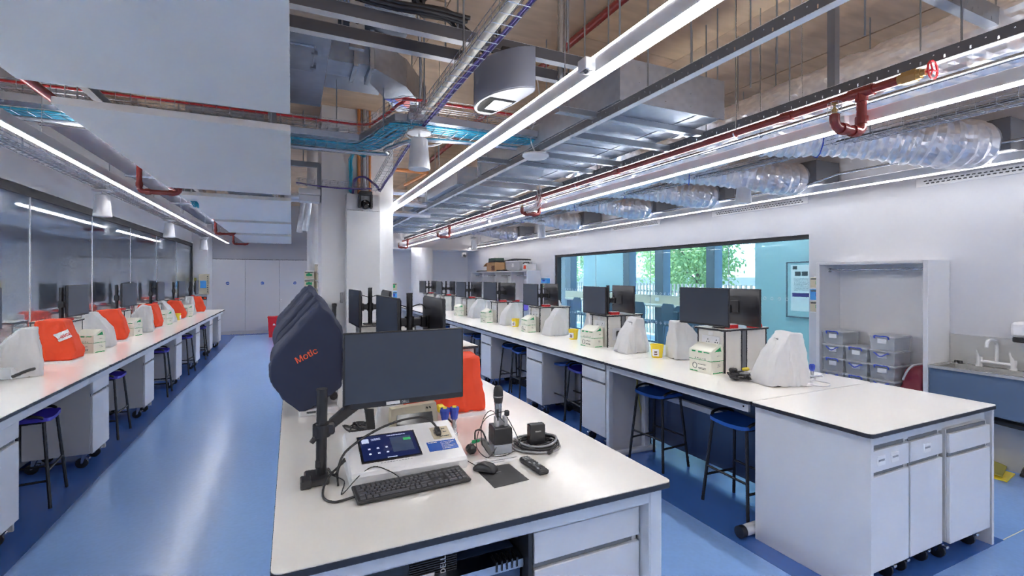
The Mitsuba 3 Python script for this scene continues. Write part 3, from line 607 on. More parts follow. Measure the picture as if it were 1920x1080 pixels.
# speakers, projector, camera, access point
ms = Model()
ms.add('shade', lathe([(.001, 0), (.088, .002), (.092, .01), (.07, .255), (.062, .262), (.001, .262)], 32), 'white_plastic', 40)
ms.add('stem', cyl((0, 0, .26), (0, 0, .31), .008), 'light_grey'); ms.add('ceiling_plate', lathe([(.001, .305), (.1, .305), (.1, .318), (.001, .318)], 28), 'white_plastic', 40); ms.add('bracket', bx(-.05, .05, -.05, .05, .318, .35), 'grey_plastic')
for i, (x, y, z, l) in enumerate(((-2.05, 7.2, 2.44, 'white conical pendant speaker under the left wire tray, nearest of the three'), (-2.05, 10.6, 2.45, 'white conical pendant speaker under the left wire tray, middle of the three'), (-2.05, 14.4, 2.42, 'white conical pendant speaker under the left wire tray, farthest of the three'),
        (.98, 3.98, 2.63, 'large white conical pendant speaker hanging in front of the square column'), (4.92, 4.0, 2.60, 'white conical pendant speaker beside the flexible ducts, nearest on the right'), (4.6, 8.5, 2.52, 'white conical pendant speaker beside the wall light, second on the right'), (4.7, 12.7, 2.5, 'white conical pendant speaker at the far end of the wall light'))):
    k = ms.place('pendant_speaker', l, 'speaker', None, tr(x, y, z))
    if x > 2: part(k, 'hanger_rod', cyl((x, y, z + .34), (x, y, ZC), .006, n=6), 'strut')
t = thing('projector', 'grey curved short-throw projector hung from the ceiling rails', 'projector')
cv = [(1.33, 3.36)] + [(1.385 - .19 * math.sin(a) + .06 * math.cos(a) * -1, 3.05 + .31 * math.cos(a)) for a in np.linspace(.15, math.pi - .15, 15)] + [(1.44, 2.74), (1.47, 2.8), (1.44, 3.1), (1.38, 3.34)]
pj = Polygon(cv).buffer(0)
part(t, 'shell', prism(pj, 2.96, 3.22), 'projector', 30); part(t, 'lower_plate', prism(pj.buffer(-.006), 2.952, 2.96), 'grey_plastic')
part(t, 'lens_recess', prism(pj.intersection(sbox(1.1, 2.98, 1.5, 3.32)).buffer(-.025), 2.949, 2.953), 'black_gloss'); part(t, 'lens_window', prism(pj.intersection(sbox(1.24, 3.0, 1.5, 3.26)).buffer(-.035), 2.946, 2.95), 'light_grey')
part(t, 'mount', [bx(1.3, 1.38, 2.95, 3.3, 3.22, 3.29), cyl((1.34, 3.12, 3.22), (1.34, 3.12, 3.6), .02)], 'black')
t = thing('ptz_camera', 'black dome camera on the top of the column casing', 'camera')
part(t, 'mount', bx(.79, .95, 6.34, 6.5, 2.78, 2.83, .01), 'black'); [part(t, 'yoke', hull([(x, y, z) for x in (a, a + .025) for y in (6.36, 6.48) for z in (2.62, 2.79)]), 'black') for a in (.785, .93)]
part(t, 'head', mov(cat_(m3.Manifold.sphere(.062, 32)), .87, 6.41, 2.665), 'black_gloss', True); part(t, 'lens', rot(lathe([(.001, .03), (.026, .03), (.03, 0), (.03, -.02)], 20), [1, 0, 0], 110).apply_translation([.87, 6.35, 2.64]), 'black_gloss', 40); part(t, 'badge', bx(.84, .865, 6.345, 6.352, 2.695, 2.705), 'grey_plastic')
t = thing('access_point', 'flat round white wireless access point under the long channel', 'access point')
part(t, 'disc', lathe([(.001, 2.86), (.1, 2.862), (.13, 2.885), (.125, 2.9), (.05, 2.915), (.001, 2.915)], 36, (2.13, 4.05, 0)), 'white_plastic', 40); part(t, 'cable', tube(path([(2.13, 4.05, 2.91), (2.1, 4.1, 3.1), (2.15, 4.0, 3.4), (2.1, 4.1, ZC)]), .006, 6), 'white_cable')
cables('loop of white cable hung over the second sprinkler drop', path([(3.2, 5.95, 2.9), (3.12, 5.9, 2.75), (3.0, 5.92, 2.62), (3.1, 5.9, 2.66), (3.2, 5.92, 2.8), (3.15, 5.9, 3.0), (3.05, 5.6, 3.25)], 6), .004, 5, 'white_cable', .03, 21)
cables('white cable hanging in a loop right of the large conical speaker', path([(.95, 4.3, 2.99), (1.1, 4.35, 2.93), (1.25, 4.3, 2.95), (1.4, 4.2, 3.05)], 6), .006, 2, 'white_cable', .01, 22)
cables('blue network cables in clips beyond the left sprinkler drop', path([(-1.2, 7.3, 2.75), (-1.15, 7.3, 2.68), (-1.1, 7.2, 2.6)], 5), .008, 6, 'cyan_cable', .03, 23)
for i, (x, y) in enumerate(((2.62, 1.9), (2.9, 2.3), (2.5, 2.45), (3.6, 2.5), (3.75, 1.7), (4.3, 1.5), (1.35, 2.2), (1.7, 2.2), (2.95, 1.6), (.72, 4.2), (1.5, 5.2), (2.3, 6.5), (3.4, 7.2))):
    thing('threaded_rod', 'bare threaded rod hanging from the plywood slab', 'rod', 'bare threaded rods below the slab', cyl((x, y, 2.99 + .05 * (i % 3)), (x, y, ZC), .0055, n=6), 'strut')

# ================================================================ benches
ZT = .9
def rrect(x0, x1, y0, y1, r=.03): return sbox(x0 + r, y0 + r, x1 - r, y1 - r).buffer(r, 6)
def worktop(t, x0, x1, y0, y1):
    part(t, 'core', prism(rrect(x0, x1, y0, y1), ZT - .024, ZT - .003), 'core', 30)
    part(t, 'worktop', prism(rrect(x0 + .0015, x1 - .0015, y0 + .0015, y1 - .0015), ZT - .003, ZT), 'bench_top')
# island
t = thing('island_bench', 'white-topped island bench with a black edge in the middle of the room', 'bench')
worktop(t, -.055, 1.39, 1.458, 6.25)
part(t, 'front_rail', bx(.0, 1.345, 1.485, 1.53, .815, .876, .008), 'frame'); part(t, 'side_rail', bx(1.295, 1.34, 1.53, 6.2, .815, .876, .006), 'frame'); part(t, 'side_rail', bx(-.02, .025, 1.53, 6.2, .815, .876, .006), 'frame')
part(t, 'end_leg', bx(1.29, 1.355, 1.48, 1.56, 0, .876, .006), 'frame'); part(t, 'end_leg', bx(-.03, .03, 1.48, 1.56, 0, .876, .006), 'frame')
part(t, 'gable', bx(1.31, 1.335, 1.56, 2.3, .05, .815), 'cabinet'); part(t, 'gable', bx(-.02, 0, 1.56, 6.2, .05, .815), 'cabinet'); part(t, 'gable', bx(1.31, 1.335, 5.6, 6.2, .05, .815), 'cabinet')
part(t, 'back_panel', bx(0, 1.31, 2.3, 2.32, .05, .815), 'navy_panel'); part(t, 'equipment_shelf', bx(.03, .785, 1.56, 2.28, .38, .40), 'black_soft'); part(t, 'end_gable', bx(-.02, 1.33, 6.2, 6.225, .05, .876), 'cabinet')
part(t, 'divider', bx(.775, .79, 1.53, 2.28, .02, .815), 'black_soft')
# pedestals: drawer over a door, on castors; front faces -y
def pedestal_model(w, d=.48, zb=.135, zt=.812, cols=1):
    m = Model()
    m.add('carcass', bx(-w / 2, w / 2, .02, d, zb, zt, .003), 'cabinet_side')
    zd = .672
    m.add('drawer', bx(-w / 2 + .001, w / 2 - .001, 0, .02, zd, .788, .003), 'cabinet'); m.add('door', bx(-w / 2 + .001, w / 2 - .001, 0, .02, zb, zd - .024, .003), 'cabinet')
    m.add('drawer__finger_recess', bx(-w / 2 + .004, w / 2 - .03, .014, .021, zt - .023, zt - .002), 'gap'); m.add('door__finger_recess', bx(-w / 2 + .004, w / 2 - .03, .014, .021, zd - .023, zd - .001), 'gap')
    for sx in (-1, 1):
        for y in (.07, d - .07):
            p = m.add('castor', [bx(sx * (w / 2 - .06) - .018, sx * (w / 2 - .06) + .018, y - .018, y + .018, zb - .012, zb), hull([(sx * (w / 2 - .06) + a, y + q, z) for a in (-.018, .018) for q, z in ((-.015, zb - .01), (.02, zb - .01), (.03, .045), (.015, .045))])], 'chrome')
            m.add(p + '__wheel', rot(lathe([(.001, -.011), (.03, -.011), (.046, -.008), (.046, .008), (.03, .011), (.001, .011)], 20), [0, 1, 0], 90).apply_translation([sx * (w / 2 - .06) + .0, y + .025, .046]), 'black', 40)
            m.add(p + '__brake', bx(sx * (w / 2 - .06) - .014, sx * (w / 2 - .06) + .014, y - .035, y - .005, .075, .09, .003), 'chrome')
    return m
P36, P42, P48 = pedestal_model(.345), pedestal_model(.42), pedestal_model(.47)
P48b = pedestal_model(.485, .5)
P48b.place('drawer_pedestal', 'wide white drawer and door pedestal at the front right of the island', 'cabinet', None, tr(1.043, 1.535, 0))
for i, (x, y, mm, r) in enumerate(((2.985, 1.485, P36, 0), (3.345, 1.485, P36, 0), (3.775, 1.455, P48, -1))):
    k = mm.place('drawer_pedestal', ['white castored pedestal with two paper labels, at the near end of the right bench', 'white castored pedestal with one paper label, at the near end of the right bench', 'wider white castored pedestal without labels, at the near end of the right bench'][i], 'cabinet', None, tr(x, y, 0, r))
    if i < 2:
        for q, dx in enumerate((-.1, .03) if i == 0 else (.0,)):
            part(k, 'paper_label', bx(x + dx - .035, x + dx + .035, y - .0035, y + .001, .705, .757), 'paper'); part(k, 'label_print', bx(x + dx - .028, x + dx + .028, y - .0042, y - .0034, .728, .738), 'grey_plastic')
for k in range(5): P42.place('drawer_pedestal', f'white pedestal facing the middle aisle under the right bench, {ORD[k]} from the near end', 'cabinet', 'pedestals under the right bench', tr(2.80, [4.02, 5.37, 7.03, 8.7, 10.35][k], 0, -90) if k else tr(2.80, 4.06, 0, -90))
for k in range(-1, 7): P42.place('drawer_pedestal', f'white pedestal facing the left aisle under the left bench, {ORD[k + 1]} from the near end', 'cabinet', 'pedestals under the left bench', tr(-1.62, (2.28, 3.97, 5.66, 7.33, 9.05, 10.72, 12.36, 13.72)[k + 1], 0, 90))
# right bench
t = thing('lab_bench', 'long white double bench with a black edge along the window side', 'bench')
worktop(t, 2.735, 4.11, 1.45, 2.175); worktop(t, 2.735, 4.11, 2.177, 3.81); worktop(t, 2.735, 4.11, 3.812, 13.5)
part(t, 'end_panel', bx(2.765, 2.79, 1.47, 2.16, .0, .876, .002), 'cabinet'); part(t, 'end_panel', bx(4.075, 4.1, 1.465, 2.16, 0, .876, .002), 'cabinet'); part(t, 'end_panel', bx(2.79, 4.075, 2.13, 2.155, .02, .876), 'cabinet')
part(t, 'end_rail', bx(2.79, 4.075, 1.5, 1.55, .80, .876, .003), 'frame')
part(t, 'span_rail', bx(2.775, 2.80, 2.22, 3.76, .812, .876, .003), 'frame'); part(t, 'rail_screw', [bx(2.773, 2.776, y, y + .012, .84, .852) for y in (2.25, 3.72)], 'black')
part(t, 'cross_rail', bx(3.22, 3.26, 2.16, 3.76, .55, .60, .004), 'frame'); part(t, 'modesty_panel', bx(3.30, 3.32, 2.16, 3.80, .1, .876), 'navy_panel')
part(t, 'post', bx(2.78, 2.83, 3.765, 3.812, .0, .876, .004), 'frame'); part(t, 'post', bx(3.16, 3.21, 3.70, 3.75, .03, .876, .004), 'frame')
part(t, 'gable', bx(2.83, 3.32, 3.80, 3.825, .0, .876, .002), 'cabinet'); part(t, 'foot', bx(2.78, 3.3, 3.68, 3.74, 0, .05, .015), 'frame')
k = part(t, 'foot', rot(lathe([(.001, 0), (.034, 0), (.036, .05), (.036, .3), (.001, .3)], 20), [0, 1, 0], 90).apply_translation([2.70, 2.2, .045]), 'white_plastic', 40); part(k, 'end_cap', rot(lathe([(.001, 0), (.038, 0), (.038, .04), (.001, .04)], 20), [0, 1, 0], 90).apply_translation([2.665, 2.2, .045]), 'black', 40)
part(t, 'bench_rail', bx(2.775, 2.80, 3.83, 13.46, .812, .876, .003), 'frame'); part(t, 'back_panel', bx(3.32, 3.345, 3.83, 13.46, .12, .876), 'cabinet'); part(t, 'plinth', bx(3.3, 3.36, 3.83, 13.46, 0, .12), 'core')
for y in (5.62, 7.28, 8.95, 10.6, 12.2, 13.44): part(t, 'gable', bx(2.83, 3.32, y, y + .02, .05, .876), 'cabinet')
part(t, 'hose', tube(path([(3.14, 3.79, .87), (3.13, 3.77, .6), (3.18, 3.76, .3), (3.2, 3.74, .06)], 5), .007, 6), 'olive')
part(t, 'back_leg', [bx(4.03, 4.08, y, y + .05, 0, .876) for y in (2.5, 3.7, 6, 9, 13.4)], 'frame')
# left bench
t = thing('lab_bench', 'long white bench with a black edge along the glass partition on the left', 'bench')
worktop(t, XL + .002, -1.535, -1.5, 5.6); worktop(t, XL + .002, -1.535, 5.602, 14.0)
part(t, 'bench_rail', bx(-1.60, -1.575, -1.45, 13.96, .80, .876, .003), 'frame'); part(t, 'back_panel', bx(-2.2, -2.18, -1.45, 13.96, .03, .876), 'cabinet_side')
for y in (-1.4, .75, 2.52, 4.2, 5.9, 7.58, 9.3, 10.97, 12.6, 13.95): part(t, 'gable', bx(-2.18, -1.66, y, y + .02, .05, .876), 'cabinet_side')

# ---------------------------------------------------------------- stools
sm = Model()
P = []
for x in np.linspace(-.15, .15, 7):
    for y in np.linspace(-.2, .2, 9): P.append((x, y))
seat = prism(rrect(-.14, .14, -.18, .18, .04), 0, .026)
seat = seat.subdivide_to_size(.05); v = np.array(seat.vertices); v[:, 2] += .64 - .018 * np.cos(v[:, 1] / .18 * 1.4) + .05 * np.maximum(0, np.abs(v[:, 1]) - .13); seat.vertices = v
sm.add('seat', seat, 'seat_blue', 35)
for s in (-1, 1):
    sm.add('hand_loop', tube(path([(-.11, s * .155, .63), (-.1, s * .175, .67), (-.04, s * .185, .688), (.04, s * .185, .688), (.1, s * .175, .67), (.11, s * .155, .63)], 4), .011, 8), 'black', 40)
    for q in (-1, 1): sm.add('leg', tube([(q * .11, s * .155, .645), (q * .16, s * .21, .0)], .0115, 8), 'black', 40)
for s in (-1, 1): sm.add('seat_rail', cyl((-.11, s * .155, .632), (.11, s * .155, .632), .011, n=8), 'black', 40)
def lg(q, s, z): f = (.645 - z) / .645; return (q * (.11 + .05 * f), s * (.155 + .055 * f), z)
sm.add('footrest', [cyl(lg(-1, -1, .2), lg(1, -1, .2), .009, n=7), cyl(lg(-1, 1, .2), lg(1, 1, .2), .009, n=7), cyl(lg(-1, -1, .27), lg(-1, 1, .27), .009, n=7), cyl(lg(1, -1, .27), lg(1, 1, .27), .009, n=7)], 'black', 40)
for i, (x, y, r, c, l) in enumerate(((3.09, 3.43, 4, 0, 'blue-seated black stool in front of the navy panel, farther from the near end unit'), (3.03, 2.49, -3, 0, 'blue-seated black stool tucked against the near end unit of the right bench'),
        (3.12, 5.13, 5, 0, 'blue-seated black stool between the first and second pedestals of the right bench, the farther one'), (3.08, 4.64, -6, 1, 'violet-blue stool half hidden behind the first pedestal of the right bench'),
        (3.11, 6.62, 3, 0, 'blue-seated stool between the second and third pedestals of the right bench, the farther one'), (3.06, 6.17, -4, 0, 'blue-seated stool half hidden behind the second pedestal of the right bench'),
        (3.08, 8.35, 3, 0, 'blue-seated stool between the third and fourth pedestals of the right bench, the farther one'), (3.08, 7.85, -4, 0, 'blue-seated stool half hidden behind the third pedestal of the right bench'), (3.08, 9.75, 3, 0, 'blue-seated stool beyond the fourth pedestal of the right bench'),
        (-1.81, 4.84, 6, 1, 'violet-blue stool under the left bench, nearest one'), (-1.82, 6.5, 0, 1, 'stool half hidden behind the second pedestal of the left bench'), (-1.78, 8.42, 4, 1, 'violet-blue stool under the middle of the left bench, beside the third pedestal'), (-1.78, 10.15, -4, 1, 'violet-blue stool farther along the left bench, beside the fourth pedestal'), (-1.8, 11.9, 3, 1, 'farthest stool under the left bench'))):
    sm.place('lab_stool', l, 'stool', None, tr(x, y, 0.002, r), {'seat': 'seat_violet'} if c else {})

# ---------------------------------------------------------------- towers, monitors, stands
def tower_model():
    m = Model(); x0, x1, y0, y1, h = 0, .52, 0, .3, .375
    m.add('body', bx(x0 + .004, x1 - .004, y0 + .004, y1 - .004, 0, h - .018), 'tower')
    for a, b in ((x0, y0), (x1 - .012, y0), (x0, y1 - .012), (x1 - .012, y1 - .012), (.20, y0), (.26, y0)): m.add('edge_strip', bx(a, a + .012, b, b + .012, 0, h - .018), 'core')
    m.add('top_core', bx(x0 - .012, x1 + .012, y0 - .012, y1 + .03, h - .018, h - .003, .002), 'core'); m.add('top', bx(x0 - .010, x1 + .010, y0 - .010, y1 + .028, h - .003, h), 'tower')
    m.add('groove', bx(.212, .26, .001, .006, 0, h - .018), 'gap')
    p = m.add('socket_plate', bx(-.006, .005, .05, .245, .225, .305, .003), 'white_plastic'); m.add(p + '__socket_hole', [bx(-.0072, -.005, .05 + a, .06 + a, z, z + .008) for b in (.03, .12) for a, z in ((b, .27), (b - .012, .25), (b + .012, .25))], 'ink'); m.add(p + '__switch', bx(-.01, -.004, .12, .17, .312, .345, .003), 'white_plastic')
    return m
tw = tower_model()
def monitor_model():
    m = Model(); w, h = .545, .325
    m.add('panel', bx(-w / 2, w / 2, .0, .018, -h / 2, h / 2, .003), 'black')
    m.add('screen', bx(-w / 2 + .006, w / 2 - .006, -.0012, .001, -h / 2 + .016, h / 2 - .006), 'screen')
    m.add('back_shell', hull([(x * w / 2 * k, y, z * h / 2 * k) for x in (-1, 1) for z in (-1, 1) for k, y in ((.985, .017), (.9, .03), (.55, .05))]), 'monitor_back', 25)
    m.add('mount_plate', bx(-.055, .055, .049, .058, -.055, .055, .004), 'black'); m.add('mount_recess', bx(-.075, .075, .044, .05, -.075, .095), 'black_soft')
    m.add('badge', bx(-.02, .02, .0335, .0345, .115, .122).apply_translation([0, .004, 0]), 'grey_plastic')
    return m
mm = monitor_model()
def stand_model(offs):
    m = Model()
    m.add('base_plate', bx(-.06, .06, -.05, .05, 0, .012, .004), 'black'); m.add('pole', cyl((0, 0, .01), (0, 0, .34), .019, n=16), 'black', 40); m.add('pole_cap', cyl((0, 0, .34), (0, 0, .345), .02, n=16), 'black', 40)
    m.add('collar', cyl((0, 0, .13), (0, 0, .20), .03, n=16), 'black', 40)
    for dx in offs:
        s = 1 if dx > 0 else -1
        m.add('arm', bx(min(0, dx - s * .075), max(0, dx - s * .075), -.02, .02, .14, .19, .006), 'black')
        m.add('arm_head', bx(dx - s * .085 - .018, dx - s * .085 + .018, -.03, .03, .13, .2, .006), 'black')
        m.add('cable', tube(path([(0, .02, .25), (dx * .5, .03, .27), (dx * .75, .05, .2), (dx * .7, .06, .1)], 5), .004, 6), 'black')
    return m
st2 = stand_model((-.16, .17)); st1 = stand_model((.10,))
SY = [2.95, 4.60, 6.26, 7.87, 9.50, 11.15, 12.76]
for k, y in enumerate(SY):
    o = f'{ORD[k]} from the near end of the right bench'; N = f'{ORD[k]} right-bench tower from the near end'
    tw.place('socket_tower', 'pale socket tower with black corner strips, ' + o, 'socket tower', 'socket towers on the right bench', tr(3.33, y - .06, ZT, (0, 2, 0, -2, 0, 1, 0)[k]))
    st2.place('monitor_stand', 'black twin monitor stand on the tower ' + o, 'monitor stand', 'monitor stands on the right bench', tr(3.425, y + .06, ZT + .375))
    mm.place('monitor', 'black monitor with dark screen facing the middle aisle, ' + N, 'monitor', 'aisle-side monitors on the right bench', tr(3.255, y + .11, 1.455 + (.01, -.01, 0, .01, 0, 0, 0)[k], -90 + (0, -6, -4, 3, 2, -2, 3)[k]))
    mm.place('monitor', 'black monitor with its back to the aisle, ' + N, 'monitor', 'window-side monitors on the right bench', tr(3.66 if k < 2 else 3.60, y + .06, 1.455, 90 + (-14, -10, -7, 5, 3, -6, 2)[k]))
    for j, (dx, dy) in enumerate(((.06, .02), (.30, -.03))[:2 if k in (0, 3) else 1]):
        t = thing('wipes_box', ('red and white box by the window-side monitor, ' if j else 'small red and white box on the ') + N, 'box', 'small red boxes on the right towers')
        part(t, 'box', bx(3.35 + dx, 3.47 + dx, y - .05 + dy, y + .02 + dy, ZT + .375, ZT + .405, .003), 'red'); part(t, 'white_lid', bx(3.36 + dx, 3.46 + dx, y - .048 + dy, y + .018 + dy, ZT + .405, ZT + (.445 if j else .412), .002), 'white_plastic')
    if k in (2, 3, 4):
        thing('crumpled_wipe', f'crumpled white wipe on the tower {o}', 'wipe', 'crumpled wipes on the right towers', drape([(3.52 + a, y - .04 + b, ZT + .376 + c) for a, b, c in ((0, 0, 0), (.2, 0, 0), (.2, .09, 0), (0, .09, 0), (.03, .05, .07), (.1, .02, .04), (.17, .06, .09))], 70 + k, .02, 1, .015), 'paper')
for k, y in enumerate((2.97, 4.62)):
    o = ('behind the presenter monitor', 'nearer the square column')[k]
    tw.place('socket_tower', 'pale socket tower on the island ' + o, 'socket tower', None, tr(.57, y - .06, ZT))
    st2.place('monitor_stand', 'black twin monitor stand on the island tower ' + o, 'monitor stand', None, tr(.67, y, ZT + .375))
    mm.place('monitor', 'black monitor seen edge-on at the left of the island tower ' + o, 'monitor', None, tr(.515, y - .05, 1.44, -90 + 3))
    mm.place('monitor', 'black monitor showing its back at the right of the island tower ' + o, 'monitor', None, tr(.83, y - .02, 1.43, 90 - 3))
LY = [4.74, 6.48, 8.22, 9.97, 11.7, 13.42]
for k, y in enumerate(LY):
    o = f'{ORD[k]} from the near end of the left bench'
    tw.place('socket_tower', 'pale socket tower against the glass, ' + o, 'socket tower', 'socket towers on the left bench', tr(-2.41, y - .05, ZT, 0, [.62, 1, .97]))
    st1.place('monitor_stand', 'black single-arm monitor stand on the tower ' + o, 'monitor stand', 'monitor stands on the left bench', tr(-2.2, y + .05, ZT + .365, 0))
    mm.place('monitor', 'black monitor facing the left aisle, ' + o, 'monitor', 'monitors on the left bench', tr(-2.04, y + .0, 1.475, 90 + (0, 0, -3, 2, -2, 3)[k]))
    t = thing('wipes_box', f'small red box by the pole, {ORD[k]} left-bench tower from the near end', 'box', 'small red boxes on the left towers')
    part(t, 'box', bx(-2.16, -2.1, y - .05, y + .06, ZT + .364, ZT + .39, .003), 'red')
t = thing('black_plug', 'black plug in the side of the second tower of the right bench', 'plug', None)
part(t, 'plug', bx(3.44, 3.5, 4.49, 4.53, 1.02, 1.09, .01), 'black'); part(t, 'flex', tube(path([(3.47, 4.5, 1.02), (3.47, 4.48, .97), (3.5, 4.47, .92)], 4), .005, 6), 'black'); part(t, 'wall_plate', bx(3.40, 3.55, 4.535, 4.542, .98, 1.12, .002), 'white_plastic')

# ---------------------------------------------------------------- covered microscopes
def base_mesh(s=1): return [bx(-.11, .11, -.14, .16, 0, .045, .01), hull([(x, y, z) for x, y, z in ((-.03, .08, .04), (.03, .08, .04), (-.03, .15, .04), (.03, .15, .04), (-.03, .04, .30), (.03, .04, .30), (-.03, .12, .32), (.03, .12, .32))])]
def scope_film(label, group, x, y, rz, h=.37, seed=0, logo=False, cover='film', plate='black'):
    """clear bag over a microscope; local +x is where the eyepieces lean"""
    t = thing('bagged_microscope', label, 'microscope', group); q = np.random.default_rng(seed)
    c, s = math.cos(math.radians(rz)), math.sin(math.radians(rz))
    g = lambda m: mov(rot(cat_(m), [0, 0, 1], rz), x, y, ZT)
    part(t, 'base_plate', g([bx(-.13, .13, -.09, .09, 0, .02, .006)]), plate)
    part(t, 'arm', g([hull([(a, b, z) for a, z in ((.05, .02), (.11, .02), (.09, .26), (.03, .26)) for b in (-.03, .03)]), hull([(a, b, z) for a, z in ((-.06, .2), (.09, .24), (.07, h - .04), (-.02, h - .05)) for b in (-.04, .04)]), bx(-.07, .06, -.06, .06, .12, .135, .004)]), 'grey_plastic', 30)
    part(t, 'eyepiece', g([cyl((.03, b, h - .08), (.11, b * 1.2, h - .03), .016, .02) for b in (-.03, .03)]), 'black', 40)
    j = lambda: q.uniform(-.012, .012)
    P = [(a + j(), b + j(), .003) for a in (-.16, .15) for b in (-.12, .12)] + [(a + j(), b + j(), z + j()) for a, b, z in ((-.17, 0, .05), (.14, .10, .16), (.14, -.10, .16), (.13, .06, h - .01), (.13, -.06, h - .01), (.02, .07, h), (.02, -.07, h), (-.11, .09, h * .55), (-.11, -.09, h * .55))]
    part(t, 'plastic_bag', g(drape(P, 100 + seed, .013, 1, .010, None, .026)), cover, 24)
    if logo:
        for mesh in (tube([(.03 * math.cos(a), 0, .03 * math.sin(a) * .7) for a in np.linspace(.4, 5.6, 14)], .0035, 6), tube([(-.02, 0, -.01), (.0, 0, .0), (.02, 0, -.012), (.03, 0, .006)], .003, 6)):
            part(t, 'red_logo', mov(rot(mesh, [0, 0, 1], 8), x + .09, y - .112, ZT + .11), 'red')
    return t
scope_film('large clear-bagged microscope with a red logo on the near end of the right bench', None, 3.40, 2.44, -14, .40, 1, True)
scope_film('clear-bagged microscope between the yellow bin and the nearest tower', None, 3.60, 3.62, 165, .38, 2)
scope_film('clear-bagged microscope in front of the nearest yellow bin, before the joint in the right bench', None, 3.38, 4.17, 0, .38, 3)
for k, (x, y, rz) in enumerate(((3.66, 5.22, 170), (3.40, 5.85, 5), (3.66, 6.85, 165), (3.40, 7.4, 0), (3.55, 8.5, 170), (3.40, 9.0, 5), (3.5, 10.2, 170), (3.4, 11.8, 5))):
    scope_film(f'white-clear bagged microscope farther along the right bench, {ORD[k]} beyond the second tower', 'far bagged microscopes on the right bench', x, y, rz, .37, 10 + k)
LC = ((5.25, -2.06, 20), (7.12, -2.07, 0), (8.75, -2.05, 10), (10.35, -2.08, -8), (12.2, -2.06, 0))
for k, (y, x, rz) in enumerate(LC):
    scope_film(f'clear-bagged microscope on the left bench, {ORD[k]} from the near end', 'bagged microscopes on the left bench', x, y, rz + 180 * (k % 2), .40, 30 + k)
def scope_orange(label, group, x, y, rz, h=.40, seed=0, w=.26, d=.24, lab=None):
    t = thing('covered_microscope', label, 'microscope', group); q = np.random.default_rng(seed); j = lambda: q.uniform(-.01, .01)
    g = lambda m: mov(rot(cat_(m), [0, 0, 1], rz), x, y, ZT)
    part(t, 'base', g(prism(rrect(-w / 2 - .03, w / 2 + .04, -d / 2 - .03, d / 2 + .03, .04), 0, .02)), 'white_plastic')
    P = [(a + j(), b + j(), .021) for a in (-w / 2 - .015, w / 2 + .02) for b in (-d / 2, d / 2)] + [(w / 2 + .045, b, .11) for b in (-d / 2 + .02, d / 2 - .02)] + [(-w / 2 + .01 + j(), b + j(), h) for b in (-d / 2 + .02, d / 2 - .02)] + [(w / 2 - .05 + j(), b, h + j()) for b in (-d / 2 + .02, d / 2 - .02)]
    cov = g(drape(P, 200 + seed, .018, 2, .014, None, .012)); part(t, 'fabric_cover', cov, 'orange', 40)
    if lab:
        O, N, ti = lab
        part(t, 'label', wrap(prism(rrect(-.05, .05, -.04, .04, .003), 0, .002), cov, O, N, ti, .001), 'paper'); part(t, 'label_lettering', wrap(text('Leica', .032, .001, True), cov, O, N, ti, .0035), 'red')
    return t
scope_orange('orange-covered microscope with a white lettered label on the left bench', None, -2.07, 6.05, 0, .40, 1, .26, .26, ([-1.985, 5.93, 1.16], (.62, -.78, .12), 24))
for k, (y, x) in enumerate(((7.68, -2.1), (9.35, -2.08), (11.15, -2.06), (13.05, -2.0))):
    scope_orange(f'orange-covered microscope on the left bench, {ORD[k]} beyond the lettered one', 'orange-covered microscopes on the left bench', x, y, (6, -5, 3, 8)[k], (.4, .38, .36, .36)[k], 2 + k)
scope_orange('tall orange microscope cover right behind the presenter monitor on the island', None, .945, 2.80, 178, .335, 9, .2, .26)
# navy covers along the island's left edge
SIL = [(.149, 1.55), (-.098, 1.266), (-.112, 1.2), (-.104, 1.11), (-.033, 1.0), (.054, .922), (.107, .948), (.208, 1.025), (.274, 1.056), (.279, 1.154), (.277, 1.374), (.215, 1.5)]
nc = Model()
def flatfront(v, n): return np.where(v[:, 1] < .02, .15, 1.0)
nav = drape([(x, y, z - ZT) for x, z in SIL for y in (.0, .34)] + [(.17, .17, .665), (.02, .36, .52)], 31, .022, 2, .016, flatfront)
nc.add('fabric_cover', nav, 'navy_cloth', 50)
nc.add('base', bx(.035, .26, .0, .36, 0, .042, .008), 'white_plastic'); nc.add('base_badge', bx(.08, .13, -.001, .002, .018, .03), 'ink'); nc.add('arm', hull([(x, y, z) for x, z in ((.2, .04), (.26, .04), (.27, .25), (.2, .25)) for y in (.12, .2)]), 'white_plastic'); nc.add('focus_knob', rot(lathe([(.001, 0), (.024, 0), (.024, .03), (.001, .03)], 20), [1, 0, 0], 90).apply_translation([.235, .12, .085]), 'black', 40)
for k, (x, y, rz, sc) in enumerate(((0, 3.03, 0, 1), (.0, 3.58, -3, 1.04), (-.005, 4.1, 3, 1.05), (-.01, 4.65, -4, 1.08), (.0, 5.2, 4, 1.09), (.02, 5.75, -3, 1.1))):
    kk = nc.place('covered_microscope', 'navy fabric microscope cover with orange lettering, nearest on the island' if k == 0 else f'navy fabric microscope cover on the left edge of the island, {ORD[k]} in the row', 'microscope', None if k == 0 else 'navy covers behind the lettered one', tr(x, y, ZT, rz, [1, 1, sc]))
    if k == 0:
        part(kk, 'orange_lettering', wrap(text('Motic', .036, .001, True), mov(nav, 0, 3.03, ZT), [.078, 3.03, 1.262], (0, -1, 0), 27, .002), 'orange_print')
